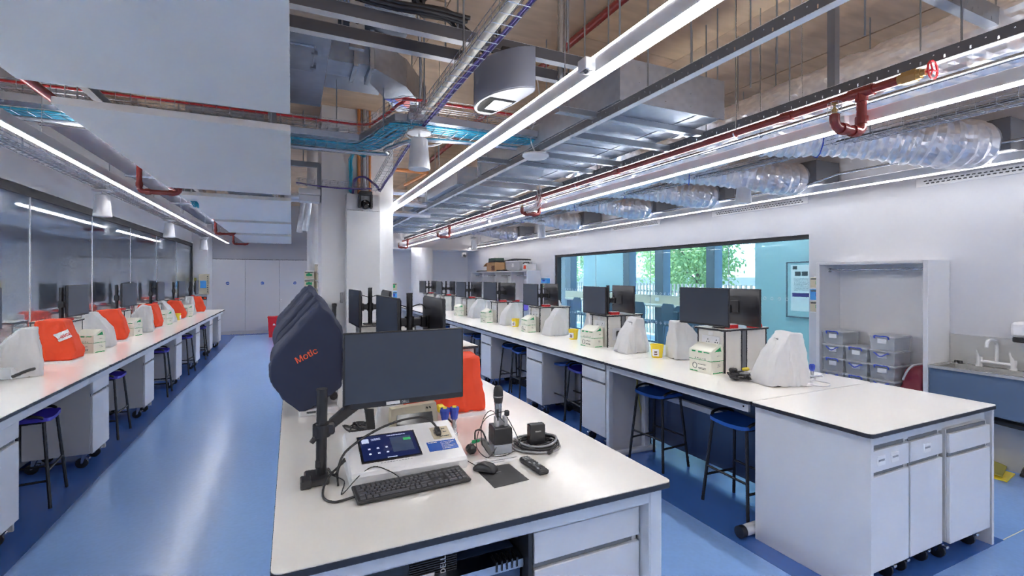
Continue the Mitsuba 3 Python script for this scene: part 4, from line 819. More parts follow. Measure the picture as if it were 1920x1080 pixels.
# cartons, bins
cm = Model()
cm.add('carton', hull([(x, y, z) for x in (-.07, .07) for y in (-.12, .12) for z in (0, .19)] + [(x, y, .245) for x in (.02, .06) for y in (-.115, .115)]), 'carton')
cm.add('lid_flap', hull([(-.0725, y, z) for y in (-.122, .122) for z in (.115, .192)] + [(-.06, y, .20) for y in (-.12, .12)] + [(-.06, y, .115) for y in (-.12, .12)]), 'carton')
for y in (-.02, .05): cm.add('green_mark', bx(-.0738, -.072, y, y + .04, .172, .185), 'green')
cm.add('green_mark', hull([(x, -.1235 + e, z) for e in (0, .004) for x, z in ((-.03, .19), (.04, .19), (.03, .225))]), 'green'); cm.add('green_mark', hull([(x, y, z) for y in (-.10, -.04) for x, z in ((-.0738, .175), (-.072, .175), (-.071, .193), (-.069, .193))]), 'green')
cm.add('green_line', [bx(-.0735, -.0695, -.12, .12, .108, .111), bx(-.0712, -.0695, .03, .115, .006, .014), bx(-.07, .07, -.1235, -.1195, .108, .112), bx(-.05, .06, -.1212, -.1195, .006, .014)], 'green')
cm.add('printed_ring', rot(prism(Point(0, 0).buffer(.026, 14).difference(Point(0, 0).buffer(.021, 14)), 0, .0012), [0, 1, 0], -90).apply_translation([-.0705, .06, .055]), 'ink')
cm.add('printed_text', [bx(-.0742, -.0718, -.06 + i * .026, -.05 + i * .026, .122, .126) for i in range(5)] + [bx(-.071, -.0695, -.06, .02, z, z + .004) for z in (.03, .04, .07)] + [bx(.0, .03, -.1212, -.1195, z, z + .003) for z in (.06, .075, .15)], 'ink')
for k, (x, y, rz) in enumerate(((3.255, 3.02, 0), (3.22, 4.70, 6), (3.22, 6.35, -4), (3.2, 7.98, 3), (3.22, 9.62, 0))):
    cm.place('carton', f'cream and green printed carton by the {ORD[k]} right-bench tower from the near end', 'carton', 'printed cartons on the right bench', tr(x, y, ZT, rz))
for k, (x, y, rz) in enumerate(((-2.0, 6.62, 62), (-2.05, 8.28, 60), (-2.02, 9.97, 64), (-2.0, 11.72, 60))):
    cm.place('carton', f'cream and green printed carton on the left bench, {ORD[k]} from the near end', 'carton', 'printed cartons on the left bench', tr(x, y, ZT, rz))
ym = Model()
ym.add('tub', lathe([(.001, 0), (.052, 0), (.064, .118), (.069, .12), (.069, .132), (.062, .132), (.05, .02), (.001, .02)], 28), 'yellow', 30)
ym.add('label', [bx(-.0665, -.05, -.032, .032, .02, .09)], 'paper'); ym.add('label_print', [bx(-.068, -.066, -.018, .012, z, z + .012) for z in (.032, .056)], 'card_dark')
for k, (x, y, rz) in enumerate(((3.39, 3.78, 35), (3.37, 5.34, 30), (3.36, 7.1, 30))): ym.place('sharps_bin', f'yellow sharps tub with a paper label on the right bench, {ORD[k]} from the near end', 'bin', 'yellow tubs on the right bench', tr(x, y, ZT, rz))
for k, (x, y) in enumerate(((-1.98, 10.85), (-2.16, 5.60))): ym.place('sharps_bin', ('yellow sharps tub far along the left bench among the orange covers', 'yellow sharps tub half hidden behind the nearest bag on the left bench')[k], 'bin', None, tr(x, y, ZT, 180))
t = thing('bucket', 'white bucket at the far end of the left bench', 'bucket'); part(t, 'pail', lathe([(.001, 0), (.10, 0), (.125, .2), (.13, .2), (.118, .195), (.095, .01), (.001, .01)], 28, (-2.2, 13.85, ZT)), 'white_plastic', 30)

# ================================================================ things on the island
def wire(t, P, r, m='black', k=6, name='cable'): return part(t, name, tube(path(P, k), r, 7), m, True)
# presenter monitor on its clamp arm
t = thing('presenter_monitor', 'large black presenter monitor at the near end of the island, dark screen facing the camera', 'monitor')
M0 = lambda m: mov(rot(cat_(m), [0, 0, 1], 2), .478, 2.18, 1.307)
part(t, 'panel', M0(bx(-.277, .277, 0, .016, -.168, .168, .003)), 'black'); part(t, 'screen', M0(bx(-.269, .269, -.0012, .001, -.143, .161)), 'screen')
part(t, 'back_shell', M0(hull([(x * .27 * k, y, z * .16 * k) for x in (-1, 1) for z in (-1, 1) for k, y in ((1, .015), (.9, .03), (.5, .05))])), 'monitor_back', 25)
part(t, 'maker_lettering', M0(mov(rot(text('DELL', .011, .0006, True), [1, 0, 0], 90), -.005, -.0004, -.157)), 'light_grey'); part(t, 'white_sticker', M0(bx(-.092, -.03, -.0008, .0005, -.163, -.149)), 'paper')
t = thing('monitor_stand', 'black clamp post and arm holding the presenter monitor', 'monitor arm')
part(t, 'clamp', bx(.045, .135, 2.0, 2.13, ZT, .925, .006), 'black'); part(t, 'clamp_foot', bx(.03, .07, 1.99, 2.05, ZT, .935, .004), 'black'); part(t, 'post', cyl((.108, 2.07, .92), (.112, 2.07, 1.265), .0205, n=18), 'black', 40); part(t, 'post_cap', cyl((.112, 2.07, 1.262), (.112, 2.07, 1.268), .022, n=18), 'black', 40)
part(t, 'collar', [cyl((.11, 2.07, 1.075), (.11, 2.07, 1.125), .034, n=16), bx(.085, .16, 2.05, 2.09, 1.08, 1.13, .008), cyl((.07, 2.05, 1.06), (.095, 2.06, 1.085), .01)], 'black', 40)
part(t, 'lower_arm', hull([(x, y, z) for x, y, z in ((.14, 2.08, 1.085), (.14, 2.08, 1.13), (.14, 2.11, 1.085), (.14, 2.11, 1.13), (.30, 2.29, 1.15), (.30, 2.29, 1.20), (.33, 2.27, 1.15), (.33, 2.27, 1.2))]), 'black'); part(t, 'upper_arm', hull([(x, y, z) for x, y, z in ((.30, 2.28, 1.17), (.30, 2.31, 1.2), (.30, 2.28, 1.23), (.47, 2.235, 1.29), (.47, 2.27, 1.29), (.47, 2.235, 1.34), (.47, 2.27, 1.33))]), 'black')
part(t, 'cable_clip', bx(.085, .105, 2.045, 2.06, .955, .985, .003), 'black')
# touch panel console
t = thing('touch_console', 'white wedge-shaped touch panel console with a lit blue screen behind the keyboard', 'console')
CY0, CY1, CZ0, CZ1 = 1.955, 2.225, .95, 1.03
part(t, 'housing', hull([(x, y, z) for x in (.212, .684) for y, z in ((1.935, ZT), (1.935, .935), (1.945, .948), (CY1 - .01, CZ1), (CY1, CZ1 - .008), (CY1, ZT))] + [(x, y, z) for x in (.204, .692) for y, z in ((1.945, .905), (1.95, .935), (CY1 - .012, CZ1 - .01), (CY1 - .01, .905))]), 'white_plastic')
sl = math.degrees(math.atan2(CZ1 - .948, CY1 - .01 - 1.945))
S0 = lambda m, x, s: mov(rot(cat_(m), [1, 0, 0], sl), x, 1.945 + s * math.cos(math.radians(sl)), .948 + s * math.sin(math.radians(sl)))
k = part(t, 'touch_screen', S0(bx(-.125, .125, -.092, .092, -.004, .004, .002), .382, .143), 'black_gloss')
def f_scr(p, n, uv):
    g = smoothstep(.2, .62, p.x + .0)
    return mix((.012, .04, .22), (.004, .012, .05), g)
k2 = k + '__display'
scene[k2] = mikit.ply(S0(bx(-.116, .116, -.082, .082, .004, .0046), .382, .143), 'mat_black_gloss', emitter={'type': 'area', 'radiance': mikit.proc(f_scr) if False else rgb([.0035, .009, .055])})
k3 = k + '__dark_pane'; scene[k3] = mikit.ply(S0(bx(.01, .10, -.05, .055, .0046, .005), .382, .143), 'mat_navy_panel')
scene[k + '__icon'] = mikit.ply(cat_([S0(bx(-.11, -.08, .035, .066, .0046, .0052), .382, .143)] + [S0(bx(-.09 + .036 * i, -.08 + .036 * i, -.012 - .034 * j, -.003 - .034 * j, .0046, .0052), .382, .143) for i in range(3) for j in range(2)] + [S0(bx(-.07, -.03, z, z + .003, .0046, .0052), .382, .143) for z in (.05, .058)] + [S0(bx(.0, .08, .068, .072, .0046, .0052), .382, .143), S0(bx(-.02, .02, -.08, -.076, .0046, .0052), .382, .143)]), 'mat_paper', emitter={'type': 'area', 'radiance': rgb([.10, .16, .3])})
scene[k + '__green_tag'] = mikit.ply(S0(bx(.065, .098, .022, .04, .005, .0056), .382, .143), 'mat_green', emitter={'type': 'area', 'radiance': rgb([.005, .1, .02])})
part(t, 'socket_panel', S0(bx(-.042, .042, -.045, .045, 0, .0015), .622, .188), 'beige'); part(t, 'sockets', [S0(bx(a, a + .016, b, b + .005, .001, .0022), .622, .188) for a, b in ((-.03, .02), (.01, .024), (-.03, -.002), (.012, 0), (-.012, -.032), (.004, -.032), (.018, -.032))], 'ink')
part(t, 'blue_card', S0(bx(-.066, .066, -.033, .033, 0, .001), .606, .095), 'sign_blue'); part(t, 'card_print', [S0(bx(-.006, .056 - .012 * (i % 3), .02 - .009 * i, .0225 - .009 * i, .0008, .0014), .606, .095) for i in range(6)] + [S0(bx(-.058, -.02, .024, .028, .0008, .0014), .606, .095)], 'paper')
part(t, 'edge_lettering', [S0(bx(-.05 + .012 * i, -.043 + .012 * i, -.104, -.101, 0, .0008), .382, .143) for i in range(11)], 'grey_plastic')
wire(t, [(.20, 2.1, .96), (.17, 2.05, .93), (.165, 1.97, .905)], .004)
t = thing('plug_cable', 'black cable arching over the console into its socket panel', 'cable')
wire(t, [(.14, 2.16, .905), (.16, 2.02, .93), (.20, 2.06, 1.0), (.33, 2.14, 1.045), (.46, 2.18, 1.066), (.565, 2.17, 1.066), (.608, 2.125, 1.025)], .005); part(t, 'plug', S0(bx(-.011, .011, -.03, .022, .001, .022, .004), .608, .19), 'black')
# keyboard, mouse, mat, remote
t = thing('keyboard', 'black computer keyboard in front of the touch console', 'keyboard')
KM = lambda m: mov(rot(rot(cat_(m), [1, 0, 0], 3), [0, 0, 1], 3), .213, 1.768, ZT + .002)
part(t, 'case', KM(bx(0, .44, 0, .135, 0, .014, .004)), 'black_soft')
def key(x, y, w, h=.0155): part(t, 'key', KM(hull([(x + a * (w - e * 2) + e, y + b * (h - e * 2) + e, z) for a in (0, 1) for b in (0, 1) for e, z in ((.0006, .013), (.0026, .0195))])), 'key')
u = .0185
for r, ws in enumerate(((1.25, 1.25, 1.25, 6.1, 1.25, 1.25, 1.25, 1.4), (1.3,) + (1,) * 11 + (2.7,), (1.8,) + (1,) * 11 + (2.2,), (1.5,) + (1,) * 12 + (1.5,), (1,) * 13 + (2,), (1,) * 15)):
    x = .012
    for w in ws: key(x, .010 + r * .0195 + (.003 if r == 5 else 0), w * u - .0018, .0155 if r < 5 else .010); x += w * u
for r in range(5):
    for c in range(4):
        if not (r == 0 and c == 1): key(.352 + c * u, .010 + r * .0195, (2 * u if (r == 0 and c == 0) else u) - .0018)
for r, c in ((0, 0), (0, 1), (0, 2), (1, 1), (3, 0), (3, 1), (3, 2), (4, 0), (4, 1), (4, 2)): key(.294 + c * u, .010 + r * .0195, u - .0018)
t = thing('keyboard_cable', 'thick black cable looping from the keyboard round the console', 'cable')
wire(t, [(.22, 1.84, .908), (.14, 1.83, .905), (.105, 1.9, .905), (.13, 2.0, .93), (.2, 2.06, .965)], .0045)
wire(t, [(.40, 1.9, .912), (.36, 1.93, .94), (.30, 1.965, .958), (.24, 1.94, .94), (.17, 1.88, .906), (.19, 2.0, .905), (.15, 2.08, .906)], .002)
t = thing('mouse', 'black computer mouse resting on the corner of the mouse mat', 'mouse')
mb = drape([(x, y, z) for x, y, z in ((-.028, -.05, 0), (.028, -.05, 0), (-.03, .05, 0), (.03, .05, 0), (-.022, -.03, .03), (.022, -.03, .03), (-.02, .02, .034), (.02, .02, .034), (-.02, .055, .012), (.02, .055, .012))], 3, .0, 5, .008)
part(t, 'body', mov(rot(mb, [0, 0, 1], 40), .745, 1.865, ZT + .0015), 'black', True); part(t, 'scroll_wheel', mov(rot(bx(-.003, .003, .025, .04, .02, .0315, .001), [0, 0, 1], 40), .745, 1.865, ZT + .0015), 'grey_plastic')
wire(t, [(.715, 1.90, .912), (.715, 1.95, .906), (.70, 2.02, .904), (.69, 2.05, .904)], .0018)
t = thing('mouse_mat', 'dark grey rectangular mouse mat', 'mouse mat'); part(t, 'sheet', prism(Polygon([(.715, 1.70), (.87, 1.712), (.865, 1.895), (.71, 1.905)]).buffer(0), ZT, ZT + .0012), 'black_soft'); part(t, 'print', bx(.76, .8, 1.83, 1.834, ZT + .001, ZT + .0016), 'grey_plastic')
t = thing('remote_control', 'dark grey remote control with many buttons, right of the mouse mat', 'remote control')
RM = lambda m: mov(rot(cat_(m), [0, 0, 1], 3), .945, 1.815, ZT)
part(t, 'body', RM(bx(-.024, .024, -.09, .09, 0, .02, .006)), 'black_soft')
for r in range(8):
    for c in range(3): part(t, 'button', RM(bx(-.018 + .0135 * c, -.009 + .0135 * c, -.065 + .018 * r, -.055 + .018 * r, .019, .0225, .001)), 'grey_plastic' if r > 5 else 'light_grey' if (r + c) % 4 == 0 else 'ink')
t = thing('paper_slip', 'printed paper slips under the mouse mat edge by the microphone charger', 'paper'); part(t, 'sheet', prism([(.705, 1.905), (.96, 1.93), (.945, 1.985), (.73, 1.99)], ZT, ZT + .0008), 'paper'); part(t, 'print', [bx(.735, .785, 1.945 + .014 * i, 1.953 + .014 * i, ZT + .0006, ZT + .0012) for i in range(2)] + [bx(.80, .93, 1.95, 1.956, ZT + .0006, ZT + .0012), bx(.79, .86, 1.93, 1.934, ZT + .0006, ZT + .0012)], 'grey_plastic')
# microphone in its charger
t = thing('microphone_charger', 'black and silver charging dock with a clip on top', 'charger')
CMm = lambda m: mov(rot(cat_(m), [0, 0, 1], -6), .895, 2.06, ZT)
part(t, 'base', CMm(bx(-.044, .044, -.05, .05, 0, .045, .003)), 'galv'); part(t, 'top_block', CMm(hull([(a * k, b * k, z) for a in (-.044, .044) for b in (-.05, .05) for k, z in ((1, .045), (.96, .115), (.9, .12))])), 'black'); part(t, 'holder', CMm([bx(-.03, -.012, -.025, .01, .118, .165, .003), bx(.012, .03, -.025, .01, .118, .165, .003), bx(-.02, .02, -.005, .004, .118, .15)]), 'light_grey'); part(t, 'clip', CMm([bx(.018, .04, -.02, .0, .165, .19, .004), cyl((-.02, -.02, .15), (-.02, -.02, .2), .006)]), 'black')
t = thing('microphone', 'handheld microphone with black head and silver body standing in the dock', 'microphone')
part(t, 'body', lathe([(.001, 1.0), (.0125, 1.0), (.0155, 1.06), (.018, 1.125), (.001, 1.125)], 24, (.895, 2.085, 0)), 'galv', 40); part(t, 'head', lathe([(.001, 1.12), (.0185, 1.12), (.022, 1.135), (.0235, 1.152), (.022, 1.18), (.018, 1.196), (.008, 1.202), (.001, 1.203)], 28, (.895, 2.085, 0)), 'black_soft', 60); part(t, 'ring', lathe([(.0236, 1.148), (.0246, 1.150), (.0236, 1.154)], 28, (.895, 2.085, 0)), 'grey_plastic')
t = thing('thin_cables', 'thin black leads looping round the microphone charger', 'cable')
wire(t, [(.89, 2.0, 1.05), (.84, 2.04, 1.1), (.80, 2.05, 1.05), (.795, 2.04, .96), (.82, 2.0, .91), (.88, 1.985, .903), (.94, 2.0, .91)], .0018); wire(t, [(.92, 2.04, 1.09), (.82, 2.06, 1.06), (.77, 2.05, .95), (.80, 1.99, .905), (.85, 2.0, .94)], .0018); wire(t, [(.91, 2.02, 1.07), (.94, 1.99, 1.0), (.97, 1.98, .92), (.97, 2.02, .905)], .0018)
t = thing('headset_mount', 'black plug and grey goose-neck bracket lying left of the microphone charger', 'bracket')
part(t, 'plug', bx(.735, .78, 2.06, 2.11, ZT, .94, .012), 'black'); part(t, 'stem', tube(path([(.76, 2.1, .935), (.80, 2.09, .955), (.83, 2.1, .945), (.84, 2.08, .93)], 5), [.008] * 16, 8), 'grey_plastic', True); part(t, 'arm', hull([(x, y, z) for x, y, z in ((.79, 2.05, .965), (.815, 2.05, .965), (.815, 1.99, .908), (.835, 1.99, .908), (.80, 2.06, .94), (.83, 2.0, .902))]), 'black'); part(t, 'disc_foot', lathe([(.001, 0), (.026, 0), (.026, .004), (.001, .005)], 20, (.815, 1.985, ZT)), 'white_plastic', 40)
part(t, 'green_tag', bx(.752, .79, 2.058, 2.062, .955, .968), 'green'); wire(t, [(.78, 2.09, .945), (.80, 2.14, .98), (.83, 2.13, .98), (.84, 2.1, .94)], .004)
t = thing('cable_coil', 'coiled grey and black power cable on the island', 'cable')
for i in range(6): part(t, 'coil', tube([(1.075 + (.115 - .008 * i) * math.cos(a), 2.035 + (.105 - .009 * i) * math.sin(a), ZT + .006 + .007 * ((i * 2) % 5) + .005 * math.sin(2 * a + i)) for a in np.linspace(0, 2 * math.pi, 33)[:-1]], .0055 if i < 4 else .004, 7, True), 'grey_plastic' if i in (0, 2) else 'black_soft', True)
part(t, 'ferrite', cyl((1.15, 2.1, .93), (1.17, 2.07, .925), .011), 'black', 40); part(t, 'clear_tie', cyl((.985, 2.10, .925), (1.0, 2.08, .92), .014), 'clearbox', 40); part(t, 'plug_end', cyl((1.10, 1.93, .91), (1.075, 1.915, .908), .008), 'black')
t = thing('power_adapter', 'black power adapter block lying inside the cable coil', 'adapter'); part(t, 'block', rot(bx(1.02, 1.10, 1.99, 2.03, .925, 1.02, .004), [0, 0, 1], -4, (1.06, 2.01, 0)), 'black'); part(t, 'lettering', bx(1.045, 1.075, 1.9885, 1.9905, .985, .991), 'grey_plastic'); part(t, 'lead', bx(1.04, 1.12, 1.975, 2.0, .91, .928, .006), 'black')
t = thing('safety_goggles', 'clear safety goggles with a dark strap at the near end of the left bench', 'goggles')
part(t, 'visor', drape([(-2.06, 4.86, ZT + .002), (-1.92, 4.86, ZT + .002), (-2.06, 5.0, ZT + .002), (-1.92, 5.0, ZT + .002), (-2.04, 4.9, .99), (-1.94, 4.9, .985), (-2.03, 4.97, .98), (-1.95, 4.97, .98)], 77, .004, 3, .014), 'tub', 50); part(t, 'strap', tube(path([(-1.93, 4.88, .96), (-1.88, 4.95, .985), (-1.86, 5.03, .99)], 5), .012, 7), 'black')
# behind the console
t = thing('tablet_scope', 'white framed black tray unit with orange top behind the console', 'device')
part(t, 'frame', hull([(x, y, z) for x, y, z in ((.44, 2.36, ZT), (.69, 2.36, ZT), (.44, 2.46, ZT), (.69, 2.46, ZT), (.45, 2.4, 1.06), (.68, 2.4, 1.07), (.45, 2.45, 1.06), (.68, 2.45, 1.07))]), 'beige'); part(t, 'dark_panel', hull([(x, y, z) for x, y, z in ((.47, 2.352, .93), (.66, 2.352, .93), (.475, 2.39, 1.03), (.655, 2.39, 1.03), (.47, 2.37, .93), (.66, 2.37, .93))]), 'black_gloss'); part(t, 'studs', [cyl((x, 2.385, 1.05), (x, 2.40, 1.052), .004, n=6) for x in (.63, .645)], 'black')
thing('plastic_bag', 'loose clear plastic bag behind the console on the island', 'bag', None, drape([(.34, 2.38, ZT + .002), (.5, 2.4, ZT + .002), (.36, 2.52, ZT + .002), (.5, 2.55, ZT + .002), (.4, 2.42, 1.06), (.5, 2.46, 1.08)], 61, .02, 2, .016), 'film', 50)
t = thing('orange_bag', 'folded orange cover lying behind the presenter monitor', 'cover'); part(t, 'fold', drape([(.52, 2.47, ZT + .001), (.70, 2.47, ZT + .001), (.52, 2.6, ZT + .001), (.7, 2.6, ZT + .001), (.54, 2.49, 1.09), (.66, 2.49, 1.12), (.6, 2.57, 1.1)], 62, .012, 2, .018), 'orange', 50)
for i, x in enumerate((.715, .765)):
    t = thing('gas_tap', ('blue and yellow tap knob behind the console, left one', 'blue and yellow tap knob behind the console, right one')[i], 'tap'); part(t, 'knob', lathe([(.001, .985), (.017, .985), (.027, 1.035), (.024, 1.045), (.001, 1.045)], 8, (x, 2.36, 0)), 'blue'); part(t, 'yellow_cap', lathe([(.001, 1.045), (.012, 1.045), (.01, 1.052), (.001, 1.052)], 12, (x, 2.36, 0)), 'yellow', 40); part(t, 'stem', lathe([(.001, ZT), (.02, ZT), (.02, .91), (.012, .915), (.012, .985), (.001, .985)], 14, (x, 2.36, 0)), 'chrome', 40)
t = thing('cable_tangle', 'tangled black leads and yellow plug between the navy cover and the console', 'cable')
q = np.random.default_rng(5)
for i in range(7): wire(t, [(.33 + q.uniform(-.08, .1), 2.62 + q.uniform(-.14, .14), ZT + .006 + .01 * q.random()) for _ in range(6)], .004)
part(t, 'plug', bx(.30, .33, 2.48, 2.56, ZT, .915, .004), 'black'); part(t, 'yellow_plug', bx(.70, .74, 2.44, 2.48, 1.0, 1.04, .008), 'yellow'); wire(t, [(.72, 2.46, 1.0), (.76, 2.44, .96), (.79, 2.4, .93)], .005)
part(t, 'stand_leg', hull([(x, y, z) for x, y, z in ((.31, 2.3, 1.1), (.35, 2.3, 1.1), (.31, 2.33, 1.1), (.34, 2.34, .9), (.37, 2.34, .9), (.35, 2.37, .9))]), 'black')
# under the island
t = thing('desktop_computer', 'black small desktop computer under the island worktop', 'computer')
part(t, 'case', bx(.18, .53, 1.60, 1.95, .68, .772, .003), 'black'); part(t, 'front_ribs', [bx(.36, .525, 1.593, 1.601, .688 + .008 * i, .692 + .008 * i) for i in range(10)], 'black_soft'); part(t, 'maker_lettering', mov(rot(rot(text('DELL', .018, .001, True), [0, 0, 1], 90), [1, 0, 0], 90), .475, 1.592, .725), 'light_grey'); part(t, 'label', bx(.385, .445, 1.591, 1.594, .695, .706), 'paper')
part(t, 'mounting_bracket', bx(.2, .5, 1.63, 1.9, .772, .876), 'black_soft')
t = thing('rack_unit', 'dark rack unit with a silver slotted bezel under the island worktop', 'audio unit'); part(t, 'case', bx(.36, .765, 1.63, 2.1, .40, .70, .003), 'navy_panel'); part(t, 'bezel', hull([(x, y, z) for x in (.355, .77) for y, z in ((1.56, .66), (1.56, .69), (1.63, .70), (1.63, .65))]), 'galv'); part(t, 'slots', [bx(.66 + .02 * i, .667 + .02 * i, 1.557, 1.61, .668, .702) for i in range(5)], 'black'); part(t, 'front', bx(.36, .765, 1.58, 1.63, .40, .655), 'navy_panel'); part(t, 'led', cyl((.64, 1.72, .70), (.64, 1.72, .715), .006), 'green')

# ================================================================ right wall: wardrobe, boxes, sink
t = thing('wardrobe', 'open white wardrobe unit with a hanging rail by the sink', 'wardrobe')
X0 = 5.42
part(t, 'side', bx(X0, XR - .002, 2.40, 2.44, 0, 1.885, .003), 'cabinet'); part(t, 'side', bx(X0, XR - .002, 3.41, 3.45, 0, 1.885, .003), 'cabinet'); part(t, 'top', bx(X0, XR - .002, 2.44, 3.41, 1.855, 1.885, .002), 'cabinet'); part(t, 'back', bx(XR - .02, XR - .002, 2.44, 3.41, .08, 1.855), 'cabinet'); part(t, 'shelf', bx(X0, XR - .02, 2.44, 3.41, .50, .525), 'cabinet'); part(t, 'plinth', bx(X0 + .03, XR - .02, 2.44, 3.41, 0, .08), 'cabinet')
part(t, 'hanging_rail', cyl((5.60, 2.44, 1.80), (5.60, 3.41, 1.80), .012, n=14), 'chrome', 40); part(t, 'rail_socket', [rot(lathe([(.001, 0), (.024, 0), (.024, .012), (.001, .012)], 18), [1, 0, 0], 90).apply_translation([5.6, y, 1.8]) for y in (3.41, 2.453)], 'steel', 40)
bm = Model(); bw, bd, bh = .225, .30, .135
def shell(w0, d0, w1, d1, z0, z1, th=.003):
    o = [(-w0, -d0, z0), (w0, -d0, z0), (w0, d0, z0), (-w0, d0, z0), (-w1, -d1, z1), (w1, -d1, z1), (w1, d1, z1), (-w1, d1, z1)]
    return trimesh.Trimesh(o, [[0, 2, 1], [0, 3, 2], [0, 1, 5], [0, 5, 4], [1, 2, 6], [1, 6, 5], [2, 3, 7], [2, 7, 6], [3, 0, 4], [3, 4, 7]], process=False)
bm.add('tub', shell(bw / 2 - .012, bd / 2 - .012, bw / 2 - .004, bd / 2 - .004, 0, bh), 'tub'); bm.add('lid', bx(-bw / 2, bw / 2, -bd / 2, bd / 2, bh, bh + .014, .005), 'clearbox')
bm.add('rim', [bx(-bw / 2, bw / 2, -bd / 2 - .002, -bd / 2 + .004, bh - .004, bh + .004), bx(-bw / 2 - .002, -bw / 2 + .004, -bd / 2, bd / 2, bh - .004, bh + .004), bx(bw / 2 - .004, bw / 2 + .002, -bd / 2, bd / 2, bh - .004, bh + .004)], 'light_grey')
q = np.random.default_rng(9); C = []; C2 = []
for i in range(110):
    p = np.array([q.uniform(-.085, .085), q.uniform(-.12, .12), q.uniform(.012, .075)]); (C if i % 2 else C2).append(mov(rot(lathe([(.001, -.006), (.012, -.006), (.012, .006), (.001, .006)], 7), [q.normal(), q.normal(), q.normal()], q.uniform(0, 180)), *p))
bm.add('contents', C, 'grey_plastic'); bm.add('contents', C2, 'white_plastic')
hm = lambda up: [tube(path([(-.06, -bd / 2 - .004, bh - .02), (-.055, -bd / 2 - .02, bh + .0 + up * .4), (0, -bd / 2 - .026, bh - .012 + up), (.055, -bd / 2 - .02, bh + .0 + up * .4), (.06, -bd / 2 - .004, bh - .02)], 5), .006, 7)]
bu = Model(); bu.items = list(bm.items); bu.n = dict(bm.n)
bm.add('handle', hm(-.035), 'blue', 50); bu.add('handle', hm(.02), 'blue', 50)
for b in (bm, bu): b.add('paper_label', bx(-.04, .04, -bd / 2 + .002, -bd / 2 + .004, bh * .5, bh * .85), 'paper')
for c, (y, n) in enumerate(((3.285, 4), (3.045, 3), (2.80, 4))):
    for i in range(n):
        z = .525 + .158 * i + (.012 if c == 0 else .0) if i else .525
        pos = 'topmost' if i == n - 1 else f'{ORD[n - 1 - i]} below the top'
        (bu if (i + c) % 2 else bm).place('storage_box', f'clear storage box with blue handle, {pos}, {("left", "middle", "right")[c]} stack in the wardrobe', 'storage box', 'clear boxes stacked in the wardrobe', tr(5.60, y, .525 + .15 * i, -90, 1.0 if c != 2 else [1.05, 1, 1]))
t = thing('holdall', 'maroon holdall with a pale strap on the wardrobe shelf', 'bag'); part(t, 'body', drape([(5.44, 2.46, .527), (5.44, 2.66, .527), (5.78, 2.46, .527), (5.78, 2.66, .527), (5.5, 2.48, .84), (5.5, 2.62, .80), (5.7, 2.5, .85), (5.7, 2.62, .82)], 51, .02, 3, .02), 'maroon', 50); part(t, 'strap', tube(path([(5.5, 2.64, .70), (5.5, 2.6, .80), (5.52, 2.56, .855), (5.6, 2.52, .87)], 5), .010, 7), 'light_grey')
t = thing('sink_unit', 'stainless steel trough sink on a blue-grey panelled unit at the right wall', 'sink')
part(t, 'rim', prism(sbox(5.40, .2, XR - .002, 2.395).difference(sbox(5.45, .3, 5.74, 2.33)), .875, .90), 'stainless'); part(t, 'basin', [bx(5.45, 5.455, .3, 2.33, .70, .895), bx(5.735, 5.74, .3, 2.33, .70, .895), bx(5.45, 5.74, .3, .305, .7, .895), bx(5.45, 5.74, 2.325, 2.33, .7, .895), bx(5.45, 5.74, .3, 2.33, .69, .70)], 'stainless'); part(t, 'drain', lathe([(.001, .701), (.03, .701), (.035, .704), (.001, .704)], 18, (5.6, 2.12, 0)), 'black')
part(t, 'splashback', bx(XR - .008, XR - .001, .2, 2.395, .90, 1.17), 'stainless'); part(t, 'front_panel', bx(5.43, 5.45, .2, 2.395, .53, .872, .002), 'sink_panel'); part(t, 'side_panel', bx(5.45, XR - .005, 2.375, 2.395, .0, .872), 'cabinet'); part(t, 'back_board', bx(5.78, 5.8, .2, 2.375, .0, .69), 'light_grey')
part(t, 'waste_pipe', tube(path([(5.6, 2.12, .69), (5.6, 2.12, .52), (5.58, 2.0, .47), (5.58, 1.6, .45), (5.6, .8, .42)], 5), .03, 10), 'black', True); part(t, 'trap', [lathe([(.001, .44), (.05, .44), (.05, .53), (.001, .53)], 16, (5.59, 2.07, 0)), lathe([(.001, .42), (.04, .42), (.04, .49), (.001, .49)], 16, (5.58, 1.75, 0))], 'black', 40)
t = thing('sink_tap', 'white swan-neck mixer tap with two lever handles over the sink', 'tap')
part(t, 'spout', tube(path([(5.76, 2.04, .93), (5.76, 2.04, 1.09), (5.74, 2.04, 1.14), (5.69, 2.05, 1.155), (5.64, 2.06, 1.14), (5.63, 2.06, 1.09)], 6), .014, 12), 'white_plastic', True); part(t, 'bridge', cyl((5.76, 1.93, .945), (5.76, 2.16, .945), .016, n=14), 'white_plastic', 40)
for y in (1.93, 2.16): part(t, 'lever_valve', [lathe([(.001, .90), (.028, .90), (.022, .912), (.018, .93), (.022, .965), (.022, .985), (.001, .985)], 18, (5.76, y, 0)), hull([(5.75 + a, y + b, z) for a in (-.008, .008) for b, z in ((-.01, .985), (.01, .985), (.03, 1.045), (.018, 1.05))])], 'white_plastic', 40)
t = thing('towel_dispenser', 'white wall dispenser with a black lower edge above the sink', 'dispenser'); part(t, 'cover', bx(5.66, XR - .002, 1.66, 1.92, 1.20, 1.33, .02), 'white_plastic'); part(t, 'lower_edge', bx(5.67, XR - .002, 1.67, 1.91, 1.155, 1.20, .008), 'black')
t = thing('sink_clutter', 'small dark plugs and chains on the sink edge by the wardrobe', 'plug'); part(t, 'plug', [lathe([(.001, .9), (.02, .9), (.015, .925), (.001, .925)], 10, (5.77, 2.33 - .03 * i, 0)) for i in range(2)], 'black'); part(t, 'chain', tube(path([(5.76, 2.36, .905), (5.72, 2.3, .905), (5.68, 2.34, .903)], 5), .003, 5), 'chrome')
